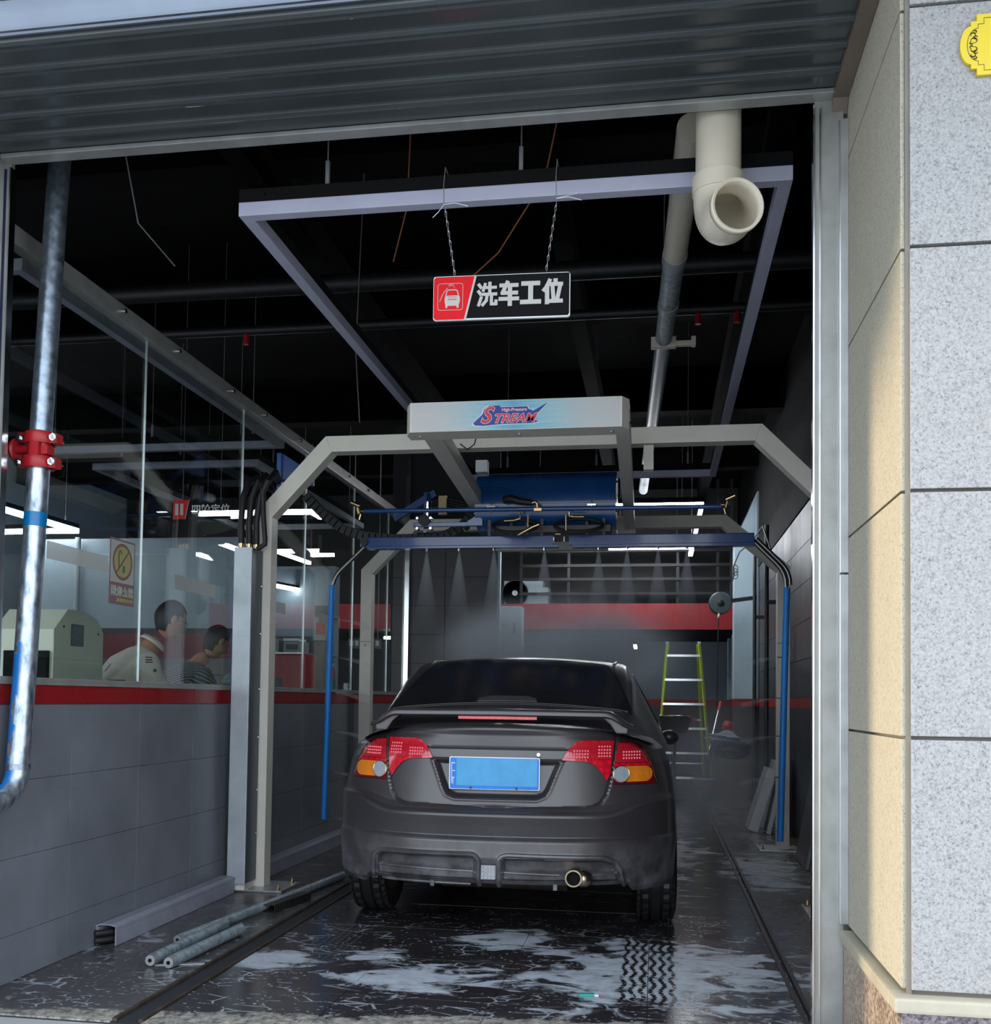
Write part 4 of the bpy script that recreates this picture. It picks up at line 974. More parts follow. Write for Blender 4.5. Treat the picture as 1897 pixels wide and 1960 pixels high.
top = [(x, y, z) for x, y, z in rings[NZ]]
n0 = len(mb.v); mb.v += [(x,y,z) for x,y,z in top]+[(0,y,z+.006) for x,y,z in top]+[(-x,y,z) for x,y,z in top]
for i in range(H_-1):
    for r_ in (0,1): mb.f.append((n0+r_*H_+i, n0+r_*H_+i+1, n0+(r_+1)*H_+i+1, n0+(r_+1)*H_+i))
mb.build('body_shell', 'car', car, smooth=55, local=True, weld=True)
MB().box(-.70,.70,.40,4.2,.30,.34).build('underbody', 'cartrim', car, local=True)
MB().cyl((-.35,.62,.27),(.32,.62,.27),.075,18).build('muffler', 'rust', car, local=True, smooth=True)
MB().cyl((-.68,.93,.30),(.68,.93,.30),.035,12).build('rear_axle', 'cartrim', car, local=True)
for s_ in (-1,1):
    for ay_ in (.93,3.63):
        m = MB(); m.add([(s_*.62, ay_+.37*math.cos(a), .31+.37*math.sin(a)) for a in [PI*k/12 for k in range(13)]]+[(s_*.87, ay_+.37*math.cos(a), .31+.37*math.sin(a)) for a in [PI*k/12 for k in range(13)]], [(k,k+1,14+k,13+k) for k in range(12)]+[tuple(range(13))]); m.build('wheel_arch_liner', 'cartrim', car, local=True)
# cabin as a height surface
def smin(vals, k=.028): 
    m_ = min(vals); return m_-k*math.log(sum(math.exp(-(v-m_)/k) for v in vals))
def HC(x, y):
    ax = abs(x)
    return smin([1.474-.10*x*x-.020*(y-2.0)**2, 1.188+.400*(y-.55)-.09*x*x, 1.02+(3.72-y)*.46-.10*x*x, 1.0+(interp([(.26,.62),(.6,.745),(1.0,.820),(1.3,.842)], y)-ax)*1.95], .022)
SH = [(.46,1.083),(.54,1.075),(.615,1.062),(.69,1.04),(.758,1.01),(.815,.965),(.847,.92),(.88,.90)]
def cab(u, v):
    y = .26+3.55*v; x = (2*u-1)*interp([(.26,.64),(.40,.74),(.6,.79),(1.1,.86),(4,.86)], y); lo_ = interp(SH, abs(x))-.022 if y < 1.3 else .92
    return (x, y, max(lo_, HC(x, y)))
MB().grid(cab, 110, 130).build('cabin', 'car', car, smooth=50, local=True)
def wglass(u, v, t_): return (u, v, HC(u, v)+.001+t_*.9)
rwin = [(-.628,.545),(.628,.545),(.632,.60),(.518,1.165),(.49,1.20),(.25,1.222),(0,1.228),(-.25,1.222),(-.49,1.20),(-.518,1.165),(-.632,.60)]
big = [(x*1.03, .87+(y-.87)*1.04) for x,y in rwin]
tri_patch(big, wglass, 'window_seal', 'cartrim', car, .05, .0015); tri_patch(rwin, wglass, 'rear_window', 'carglass', car, .05, .004)
def sglass(s_):
    def f(y, z, t_):
        x = .842-(z-1.0)/1.95; return (s_*(x+.006+t_), y, z)
    return f
for s_ in (-1,1):
    for poly in ([(1.32,1.08),(2.18,1.07),(2.18,1.385),(1.75,1.38),(1.42,1.25)], [(2.24,1.07),(3.28,1.06),(2.85,1.27),(2.55,1.36),(2.24,1.385)]):
        tri_patch(poly, sglass(s_), 'side_window', 'carglass', car, .08, .003)
    pth = [(s_*(.545 if k == 0 else .556), y, HC(.555, y)+.004) for k, y in enumerate([1.22,1.35,1.6,2.0,2.4,2.7])]
    MB().tube(pth, .009, 8).build('roof_moulding', 'cartrim', car, local=True, smooth=True)
    m = MB().sphere((s_*.945,3.20,.93), (.075,.055,.058), 14, 9); m.bar((s_*.85,3.22,.93),(s_*.91,3.22,.93),.04,.03); m.build('door_mirror', 'car', car, local=True, smooth=True)
    for y in (1.22,2.21,3.30): MB().box(s_*.884-.001, s_*.884+.001, y, y+.005, .40, .93).build('door_gap', 'cartrim', car, local=True)
MB().box(-.60,.60,1.19,1.215,1.437,1.441)
tri_patch([(-.16,.56),(.16,.56),(.15,.60),(.10,.625),(-.10,.625),(-.15,.60)], lambda u,v,t_: (u-.01,v,HC(u,v)+.005+t_), 'brake_lamp_cowl', P('grey_plastic_cowl', srgb(70,70,72), .5), car, .04, .003)
# lamps on the rear skin
def rs(x, z, t_): return (x, base_y(x, z)-t_, z)
for s_ in (-1,1):
    fl_ = lambda p: [(s_*x+(.0 if s_<0 else -.004), z) for x,z in p]
    tri_patch(fl_([(x*1.008,(z-.9)*1.03+.9) for x,z in lampo]), rs, 'lamp_bezel', 'cartrim', car, .03, .003)
    lo = tri_patch(fl_(lampo), rs, 'tail_lamp', 'lampdark', car, .02, .007)
    up_ = [(-.585,.998),(-.655,.994),(-.685,.978),(-.712,.950),(-.735,.905),(-.568,.903)]
    tri_patch(fl_(up_), rs, 'upper_lens', 'lampred', lo, .02, .012)
    tri_patch(fl_([(-.568,.900),(-.736,.902),(-.744,.884),(-.566,.882)]), rs, 'reflector_band', 'lampred2', lo, .03, .012)
    pill = [(x,z) for x,z in rrect(-.754,-.560,.812,.886,.036,6)]
    tri_patch(fl_(pill), rs, 'turn_lens', 'lampamber', lo, .02, .013)
    cc_ = [(-.602+.037*math.cos(a), .849+.0385*math.sin(a)) for a in [2*PI*k/20 for k in range(20)]]
    tri_patch(fl_(cc_), rs, 'reversing_lens', 'lampclear', lo, .015, .017)
    ring_ = [Vector(rs(s_*(-.602+.038*math.cos(a))+(.0 if s_<0 else -.004), .849+.0395*math.sin(a), .0175)) for a in [2*PI*k/24 for k in range(24)]]
    MB().tube(ring_, .0018, 6, closed=True).build('lens_ring', 'chrome', lo, local=True)
    tri_patch(fl_([(x*1.01,(z-.91)*1.03+.91) for x,z in lampi]), rs, 'lamp_bezel', 'cartrim', car, .03, .003)
    li = tri_patch(fl_(lampi), rs, 'boot_lamp', 'lampred2', car, .02, .008)
    tri_patch(fl_([(-.560,1.002),(-.415,1.002),(-.388,.992),(-.362,.968),(-.335,.925),(-.556,.918)]), rs, 'upper_lens', 'lampred', li, .02, .012)
    dm = MB()
    for bx0, bz0, nx_, nz_ in ((-.690,.925,7,3),(-.545,.935,5,4),(-.440,.930,6,3)):
        for i in range(nx_):
            for j in range(nz_):
                x, z = bx0+.013*i, bz0+.015*j
                if bx0 < -.6 and z > .96 and i < 2: continue
                c_ = rs(s_*x, z, .014); dm.cbox(c_, (.0075,.004,.0085))
    dm.build('led_cluster', 'lampdot', lo, local=True)['kind'] = 'stuff'
# number plate with the readable piece of its lettering
np_ = MB().prism(rrect(-.232,.212,.766,.924,.008), .084, .092); npo = np_.build('number_plate', 'white', car, local=True)
MB().prism(rrect(-.227,.207,.769,.919,.006), .0825, .085).build('plate_field', 'plate2', npo, local=True)
MB().prism(rrect(-.196,.200,.785,.917,.002), .0815, .083).build('plate_field', 'plate', npo, local=True)
for a, b in (((-.219,.895),(-.219,.795)),((-.219,.893),(-.203,.893)),((-.216,.855),(-.203,.855)),((-.219,.822),(-.205,.822)),((-.212,.822),(-.212,.790))):
    MB().bar((a[0],.0815,a[1]),(b[0],.0815,b[1]),.003,.0045,(0,1,0) if a[0]==b[0] else (0,0,1)).build('plate_character', 'white', npo, local=True)
for x in (-.125,.100): MB().cyl((x,.083,.774),(x,.079,.774),.006,8).build('plate_screw', 'cartrim', npo, local=True)
MB().cyl((.205,.094,.940),(.205,.076,.940),.009,12).build('lock_barrel', 'chrome', car, local=True)
# bumper details
def surf_tube(pts, r, name, off=.004, n=60):
    L = along([Vector((x,0,z)) for x,z in pts], n); P_ = [Vector((p.x, base_y(p.x,p.z)+max(0,disp(p.x,p.z))*.3-off, p.z)) for p in L]
    MB().tube(P_, r, 8).build(name, 'car', car, local=True, smooth=True)
surf_tube([(-.612,.325),(-.612,.40),(-.600,.44),(-.565,.462),(-.10,.468),(-.078,.458),(-.068,.44),(-.068,.318)], .0125, 'diffuser_frame')
surf_tube([(.028,.316),(.028,.44),(.040,.458),(.065,.466),(.52,.458),(.575,.438),(.60,.40),(.618,.322)], .0125, 'diffuser_frame')
surf_tube([(-.578,.388),(-.095,.383)], .006, 'diffuser_lip', -.004); surf_tube([(.050,.382),(.315,.374)], .006, 'diffuser_lip', -.004); surf_tube([(.46,.374),(.585,.378)], .006, 'diffuser_lip', -.004)
surf_tube([(-.565,.318),(-.11,.318)], .007, 'diffuser_lip', .0)
for x in (-.30,.295): MB().box(x-.010,x+.010,base_y(x,.33)-.004,base_y(x,.33)+.02,.300,.345).build('diffuser_tab', 'car', car, local=True, bevel=.004)
ro = MB().box(-.058,.014,-.002,.010,.348,.416).build('rear_reflector', P('grey_reflector', srgb(150,152,156), .35), car, local=True, bevel=.003)
for i in range(4):
    for j in range(4): MB().lathe([(.0052,-.0045),(.0062,-.002),(.0062,.001)], (-.0475+.017*i,-.001,.357+.0165*j), 'Y', 10).build('reflector_dimple', 'lampclear', ro, local=True)
MB().sphere((.425,.045,.362), (.050,.055,.042), 20, 12).build('exhaust_shroud', 'exhaust', car, local=True, smooth=True)
ex = [(.042,.30),(.042,-.022),(.040,-.030),(.033,-.030),(.032,-.020),(.032,.30)]
MB().lathe(ex, (.385,0,.372), 'Y', 28).build('exhaust_tip', 'exhaust', car, local=True, smooth=40)
MB().cyl((.385,.16,.372),(.385,-.010,.372),.0325,20).build('exhaust_bore', 'black', car, local=True)
# wing
sec = [(-.088,.004),(-.080,.014),(-.04,.018),(.03,.014),(.085,.004),(.088,-.002),(.03,-.006),(-.04,-.014),(-.078,-.020),(-.088,-.012)]
def wing_pt(s_):        # s in -1..1 -> centre x, y, z, scale
    ax = abs(s_); x = .66*s_
    z = 1.142-.062*sst(ax,.80,1.0)-.004*ax; y = .215+.05*ax**3; return x, y, z, 1-.35*sst(ax,.9,1.0)
m = MB(); NS = 48; K = len(sec)
for i in range(NS+1):
    x, y, z, sc = wing_pt(-1+2*i/NS)
    for a, b in sec: m.v.append((x, y+a*sc*1.05, z+b*sc))
for i in range(NS):
    for k in range(K): m.f.append((i*K+k, i*K+(k+1)%K, (i+1)*K+(k+1)%K, (i+1)*K+k))
m.f += [tuple(range(K)), tuple(NS*K+k for k in range(K))]
sp = m.build('rear_wing', 'car', car, local=True, smooth=50)
for s_ in (-1,1):
    MB().prism([(s_*.50,1.128),(s_*.60,1.118),(s_*.632,1.095),(s_*.630,1.045),(s_*.575,1.045),(s_*.545,1.09)], .19, .29).build('wing_stay', 'car', sp, local=True, bevel=.006)
MB().box(-.200,.190,.136,.160,1.106,1.122).build('high_brake_lamp', 'lampred2', sp, local=True, bevel=.002)
# wheels
def wheel(x, y, s_):
    m = MB(); seg = 88; R0 = .313; w2 = .104
    xs = [-.104,-.098,-.084,-.081,-.072,-.069,-.039,-.036,-.025,-.022,-.006,-.004,.004,.006,.022,.025,.036,.039,.069,.072,.081,.084,.098,.104]
    for k in range(seg):
        a = 2*PI*k/seg
        for xx in xs:
            ax = abs(xx); r = R0-.18*max(0,ax-.06)**1.4*3
            if .0245 < ax < .0365 or .0715 < ax < .0815: r -= .014
            if ax > .083 and k % 2: r -= .011
            if .038 < ax < .070 and (k+1) % 3 == 0: r -= .008
            if ax >= .0975: r -= .022*(ax-.0975)/.0065+.006
            m.v.append((x+xx, y+r*math.cos(a), .313+r*math.sin(a)))
    n = len(xs)
    for k in range(seg):
        for i in range(n-1): m.f.append((k*n+i, k*n+i+1, ((k+1)%seg)*n+i+1, ((k+1)%seg)*n+i))
    ty = m.build('tyre', 'tyre', car, local=True)
    sw = MB()
    for e in (-1,1): sw.lathe([(.282,e*.104),(.255,e*.110),(.225,e*.104),(.205,e*.092)], (x,y,.313), 'X', 40)
    sw.f = [f for f in sw.f if len(f) == 4]; sw.build('sidewall', 'tyre', ty, local=True, smooth=True)
    rm = MB(); rm.lathe([(.207,-.092),(.195,-.086),(.185,-.03),(.185,.03),(.195,.086),(.207,.092)], (x,y,.313), 'X', 36); rm.build('rim', 'rim', ty, local=True, smooth=True)
    hb = MB()
    for k in range(5):
        a = 2*PI*k/5; hb.bar((x+s_*.075,y,.313),(x+s_*.070,y+.19*math.cos(a),.313+.19*math.sin(a)),.05,.03,(1,0,0))
    hb.build('spokes', 'rim', ty, local=True)
for x, s_ in ((-.785,-1),(.785,1)):
    wheel(x, .93, s_); wheel(x, 3.63, s_)

# ================= THINGS ALONG THE LEFT WALL AND FLOOR =================
def trunking(y0, y1, label):
    r = thing('cable_trunking', label, 'trunking', (-2.60,(y0+y1)/2,0))
    m = MB(); m.box(-2.648,-2.642,y0,y1,.002,.088); m.box(-2.552,-2.546,y0,y1,.002,.086); m.build('channel', 'lav_dull', r)
    MB().prism([(-2.652,.088),(-2.652,.094),(-2.630,.104),(-2.570,.104),(-2.542,.094),(-2.542,.082),(-2.546,.082),(-2.546,.090),(-2.575,.098),(-2.628,.098),(-2.648,.088)], y0-.004, y1, 'Y').build('lid', 'lav_dull', r)
trunking(4.53, 5.90, 'grey trunking on the floor between the doorway and the grey column')
trunking(6.24, 10.9, 'grey trunking on the floor running on behind the grey column')
hb_ = thing('hose_ends', 'short black hose ends poking out of the trunking', 'hose', (-2.6,4.55,0))
for z in (.028,.062): MB().tube([(-2.565,4.60,z),(-2.60,4.535,z),(-2.638,4.50,z)], .016, 10).build('hose', 'rubber', hb_, smooth=True)
def steelpipe(a, b, r, label, mat='galv_dull'):
    a, b = Vector((*a, r+.003)), Vector((*b, r+.003)); d = (b-a).normalized(); o = thing('steel_pipe', label, 'pipe', tuple(a))
    MB().tube([a+d*.02, b], r, 18).build('tube', mat, o, smooth=True)
    MB().tube([a, a+d*.02], [r*.86, r*1.02], 18).build('tube_end', 'alu', o, smooth=True)
    MB().tube([a-d*.002, a+d*.004], r*.33, 12).build('bore', 'black', o)
steelpipe((-2.268,4.60), (-2.050,6.50), .025, 'long thin galvanised pipe on the floor pointing at the car wheel')
steelpipe((-2.205,4.215), (-2.186,4.95), .027, 'short mottled galvanised pipe on the floor, left one of the short pair')
steelpipe((-2.108,4.195), (-2.068,4.88), .027, 'short mottled galvanised pipe on the floor, right one nearest the camera')
oc = thing('steel_offcut', 'small rectangular steel tube offcut on the wet floor behind the pipes', 'metal tube', (-2.09,5.55,0))
m = MB(); a_, b_2 = Vector((-2.125,5.40,.024)), Vector((-2.055,5.80,.024))
for dx_, dz_, w_, h_ in ((-.033,0,.003,.042),(.033,0,.003,.042),(0,.0205,.066,.003),(0,-.0205,.066,.003)): m.bar(a_+Vector((dx_,0,dz_)), b_2+Vector((dx_,0,dz_)), w_, h_)
m.build('tube_wall', 'steel_dark', oc)
fb = thing('flat_bar', 'thin pale flat bar lying under the short pipes', 'metal bar', (-2.14,4.33,0)); MB().bar((-2.21,4.26,.002),(-2.0,4.33,.002),.03,.003).build('bar', 'alu', fb)
rg = thing('packet', 'tiny teal and white packet on the foamy floor', 'litter', (-.27,4.17,0)); m = MB(); m.bar((-.305,4.165,.006),(-.245,4.18,.006),.022,.010); m.build('wrapper', 'teal', rg, bevel=.002); MB().bar((-.245,4.18,.005),(-.225,4.178,.005),.02,.006).build('label_end', 'white', rg)
# stickers on the glass
st = thing('no_smoking_sticker', 'no-smoking sticker on the glass seen from its back', 'sticker', (GX+.006,4.86,1.67))
SX = GX+.0056
def yz(poly, mat, name, d, par): MB().prism(poly, SX, SX+d, 'X').build(name, mat, par)
yz([(4.735,1.668),(4.985,1.668),(4.985,2.008),(4.735,2.008)], 'sticker_t', 'backing', .0006, st)
yz([(4.745,1.782),(4.975,1.782),(4.975,1.998),(4.745,1.998)], 'sticker_w', 'white_field', .0010, st)
circ = lambda r, n=28: [(4.860+r*math.cos(2*PI*k/n), 1.892+r*math.sin(2*PI*k/n)*.98) for k in range(n)]
yz(circ(.098), 'sticker_r', 'ring', .0014, st); yz(circ(.082), 'sticker_y', 'disc', .0018, st)
MB().bar((SX+.0022,4.80,1.832),(SX+.0022,4.918,1.952),.010,.0008,(1,0,0)).build('slash', 'sticker_r', st)
MB().tube([(SX+.0023,4.832+.012*math.cos(a),1.93+.02*math.sin(a)) for a in [PI*k/8 for k in range(9)]]+[(SX+.0023,4.822,1.86)], .003, 6).build('smoke_mark', 'label', st)
yz([(4.858,1.835),(4.884,1.84),(4.882,1.872),(4.864,1.876)], 'sticker_g', 'cigarette_mark', .0024, st)
text('禁止吸烟', .056, 'sticker_w', st, (SX+.002,4.976,1.718), FACEX, flip=True, offset=.0008)
text('NO SMOKING', .026, 'sticker_y', st, (SX+.002,4.972,1.684), FACEX, flip=True, offset=.0004, sx=1.0)
for a, b, wh in ((4.20,4.72,'left of the no-smoking sticker'),(5.436,5.98,'in front of the men'),(6.62,7.20,'right of the left arch leg'),(7.95,8.52,'beside the left blue dryer tube')):
    MB_ = MB().prism([(a,1.82),(b,1.82),(b,1.902),(a,1.902)], SX, SX+.0008, 'X').build('warning_strip', 'strip')
    tag(MB_, 'pale frosted safety strip stuck on the glass '+wh, 'sticker', 'frosted strips on the glass partition')
# ledge clutter
ky = thing('keys', 'small bunch of dark keys on the steel ledge', 'keys', (-2.84,4.97,1.273))
for k in range(4): MB().cbox((-2.84+.006*k,4.93+.028*k,1.278),(.020,.030,.008)).build('key', 'rubber', ky, bevel=.003)
bu = MB()
for c_, r_ in (((-2.845,6.46,1.315),(.045,.085,.042)),((-2.84,6.40,1.30),(.04,.06,.03)),((-2.85,6.54,1.31),(.04,.05,.036)),((-2.845,6.47,1.34),(.03,.05,.02))): bu.sphere(c_, r_, 14, 9)
tag(bu.build('cloth_bundle', P('white_rag', srgb(190,196,202), .85, var=.12, bump=.6, bs=40), smooth=True), 'crumpled white rag on the ledge beside the grey column', 'cloth')
tag(MB().prism([(-2.87,5.90),(-2.80,5.88),(-2.79,6.12),(-2.86,6.16)], 1.273, 1.277, 'Z').build('paper', P('pale_green_paper', srgb(190,205,190), .8)), 'pale green paper sheet on the steel ledge', 'paper')
bo = thing('spray_bottle', 'pink and teal bottle on the ledge behind the glass', 'bottle', (-2.85,8.62,1.273))
MB().lathe([(.028,0),(.033,.005),(.034,.09),(.033,.10)], (-2.85,8.62,1.273), 'Z', 18).build('lower_body', 'teal', bo, smooth=True)
MB().lathe([(.033,0),(.033,.07),(.018,.10),(.012,.105)], (-2.85,8.62,1.373), 'Z', 18).build('upper_body', 'pink', bo, smooth=True)
MB().lathe([(.012,0),(.014,.02),(.008,.03)], (-2.85,8.62,1.478), 'Z', 12).build('cap', 'white', bo, smooth=True)
bx_ = thing('small_box', 'small white carton on the ledge right of the bottle', 'box', (-2.85,9.05,1.273)); MB().box(-2.87,-2.83,9.02,9.07,1.273,1.34).build('carton', 'white', bx_, bevel=.002); MB().box(-2.829,-2.828,9.03,9.06,1.30,1.315).build('print', 'label', bx_)
tb_ = thing('plastic_tray', 'pale green plastic tray on the ledge right of the column', 'tray', (-2.85,7.0,1.273))
m = MB(); m.box(-2.90,-2.80,6.72,7.28,1.273,1.28)
m.build('tray_base', 'pvc_grey', tb_)
for q in ((-2.90,-2.895,6.72,7.28),(-2.805,-2.80,6.72,7.28),(-2.895,-2.805,6.72,6.725),(-2.895,-2.805,7.275,7.28)): MB().box(*q,1.28,1.345).build('tray_side', 'pvc_grey', tb_)

# ================= NEXT BAY BEHIND THE GLASS =================
nbw = struct(MB().box(-7.9,-5.0,11.6,11.8,1.25,3.15).build('wall_next_bay', 'white_wall'))
MB().box(-7.9,-4.98,11.58,11.6,1.96,2.03).build('skirting', 'duct', nbw); MB().box(-7.9,-4.98,11.57,11.6,1.66,1.96).build('red_band', P('maroon_band', srgb(100,28,32), .4), nbw); MB().box(-7.9,-4.98,11.57,11.8,0,1.66).build('dark_base', 'tile_back', nbw)
nb2 = struct(MB().box(-5.0,-4.15,12.6,12.8,1.25,2.92).build('wall_next_bay_return', 'white_wall')); MB().box(-5.0,-4.15,12.58,12.6,0,2.0).build('dark_base', 'tile_back', nb2)
MB().cyl((-7.12,11.5,3.15),(-7.12,11.5,1.6),.035,12).build('wall_conduit', 'pvc_grey', nbw, smooth=True)
ma = thing('cream_machine', 'cream cabinet-shaped machine with a grey data plate behind the glass', 'machine', (-3.35,5.13,0))
hood = [(4.89,.75),(5.385,.75),(5.372,1.555),(5.30,1.631),(5.165,1.664),(5.013,1.662),(4.89,1.545)]
MB().prism(hood, -3.50, -3.15, 'X').build('hood', 'cream_m', ma, bevel=.006)
MB().box(-3.55,-3.12,4.92,5.36,0.0,.75).build('base', 'greybox', ma, bevel=.01)
MB().box(-3.149,-3.146,5.045,5.165,1.465,1.585).build('data_plate', 'label', ma)
for k in range(11): MB().box(-3.1465,-3.1455,5.055+.006*(k%2),5.15,1.472+.0095*k,1.4745+.0095*k).build('plate_line', 'greybox', ma)
for y, z in ((4.975,1.565),(5.315,1.545)): MB().cyl((-3.15,y,z),(-3.145,y,z),.006,8).build('screw_hole', 'black', ma)
MB().box(-3.42,-3.17,4.862,4.888,.76,1.43).build('side_recess', 'black', ma); MB().box(-3.28,-3.265,4.85,4.862,.8,1.42).build('column_rod', 'chrome', ma)
rd = thing('lift_ramp', 'red checker-plate ramp left of the riser pipe', 'ramp', (-3.75,5.2,0))
MB().box(-4.1,-3.62,4.95,5.24,1.37,1.585).build('ramp_plate', 'checker', rd, bevel=.004); MB().box(-4.0,-3.7,5.0,5.2,0,1.37).build('lift_leg', 'steel_dark', rd)
MB().box(-4.1,-3.62,4.96,5.22,1.29,1.37).build('underframe', 'redpaint', rd)
dk = thing('dark_locker', 'dark grey panel locker at the far left behind the glass', 'cabinet', (-6.9,8.2,0)); MB().box(-7.3,-6.6,8.0,8.5,0,3.15).build('locker_body', 'fan', dk); MB().box(-6.605,-6.595,8.05,8.45,2.1,2.13).build('handle', 'alu', dk)
tc_ = thing('tool_cabinet', 'red tool cabinet seen low through the glass beside the column', 'cabinet', (-4.58,12.0,0))
MB().box(-4.87,-4.30,11.95,12.35,.3,1.74).build('cabinet_body', 'red_panel', tc_, bevel=.02); MB().box(-4.87,-4.32,11.93,12.3,1.742,1.76).build('worktop', 'alu', tc_)
MB().box(-4.86,-4.31,11.96,12.34,0,.3).build('cabinet_base', 'black', tc_)
prn = thing('printer', 'white printer on top of the red tool cabinet', 'printer', (-4.48,12.1,1.76)); MB().box(-4.60,-4.36,11.98,12.25,1.762,1.90).build('printer_body', 'greybox', prn, bevel=.01); MB().box(-4.60,-4.40,11.97,12.25,1.902,1.935).build('printer_lid', 'white', prn, bevel=.006); MB().box(-4.56,-4.42,11.96,11.98,1.80,1.86).build('printer_slot', 'label', prn)
bb = thing('binder_row', 'grey box file beside the printer', 'box', (-4.72,12.1,1.76)); MB().box(-4.86,-4.66,11.98,12.2,1.762,1.93).build('file_box', 'greybox', bb, bevel=.004)
wc = thing('wall_calendar', 'small board with blue and red print on the far wall', 'poster', (-4.30,12.5,1.9)); MB().box(-4.42,-4.2,12.56,12.575,1.95,2.45).build('board', 'greybox', wc); MB().box(-4.40,-4.22,12.555,12.56,2.25,2.40).build('upper_print', 'label', wc); MB().box(-4.38,-4.26,12.553,12.56,2.02,2.18).build('lower_print', 'redtile', wc)
mo_ = thing('shop_sign', 'small lit white sign deep in the glass reflection', 'sign', (-3.75,12.9,1.9)); MB().box(-4.05,-3.60,12.9,12.93,1.86,1.99).build('sign_board', 'fan', mo_)
for x in (-4.0,-3.65): MB().cyl((x,12.91,1.99),(x,12.91,4.63),.006,6).build('hanger_rod', 'wire_grey', mo_)
for k in range(6): MB().cbox((-4.0+.07*k,12.89,1.93),(.045,.01,.07)).build('sign_mark', 'white', mo_)

# ================= PEOPLE =================
def skin(joints, edges, rootname, sub=2):
    names = list(joints); me = bpy.data.meshes.new('tmp'); me.from_pydata([tuple(joints[n][0]) for n in names], [(names.index(a), names.index(b)) for a, b in edges], [])
    o = bpy.data.objects.new('tmp', me); C.objects.link(o); md = o.modifiers.new('s','SKIN'); md.use_smooth_shade = True
    for i, n in enumerate(names):
        r = joints[n][1]; r = r if isinstance(r, tuple) else (r, r); me.skin_vertices[0].data[i].radius = r; me.skin_vertices[0].data[i].use_root = (n == rootname)
    o.modifiers.new('u','SUBSURF').levels = sub; o.modifiers['u'].render_levels = sub
    dg = bpy.context.evaluated_depsgraph_get(); m2 = bpy.data.meshes.new_from_object(o.evaluated_get(dg)); bpy.data.objects.remove(o)
    mb_ = MB(); mb_.v = [tuple(v.co) for v in m2.vertices]; mb_.f = [tuple(p.vertices) for p in m2.polygons]; return mb_
def head_pt(t, a):
    """t from crown (0) to chin (pi); a about the vertical, 90 deg = face"""
    x = math.sin(t)*math.cos(a); y = math.sin(t)*math.sin(a); z = math.cos(t)
    X, Y, Z = .080*x, .101*y, .124*z
    if z < 0: X *= 1-.26*(-z)**1.3; Y = Y*(1-.16*(-z))+.014*(-z)
    if y > 0:
        fx = math.exp(-(X/.013)**2)
        Y += .024*fx*math.exp(-((Z+.020)/.020)**2)+.010*fx*math.exp(-((Z-.002)/.018)**2)     # nose
        Y += .006*math.exp(-(X/.024)**2)*math.exp(-((Z+.058)/.009)**2)                        # lips
        Y += .008*math.exp(-(X/.026)**2)*math.exp(-((Z+.092)/.014)**2)                        # chin
        Y -= .010*(math.exp(-((abs(X)-.032)/.014)**2))*math.exp(-((Z-.006)/.012)**2)          # eye sockets
        Y += .005*math.exp(-((abs(X)-.030)/.022)**2)*math.exp(-((Z-.028)/.008)**2)            # brow
    return X, Y, Z
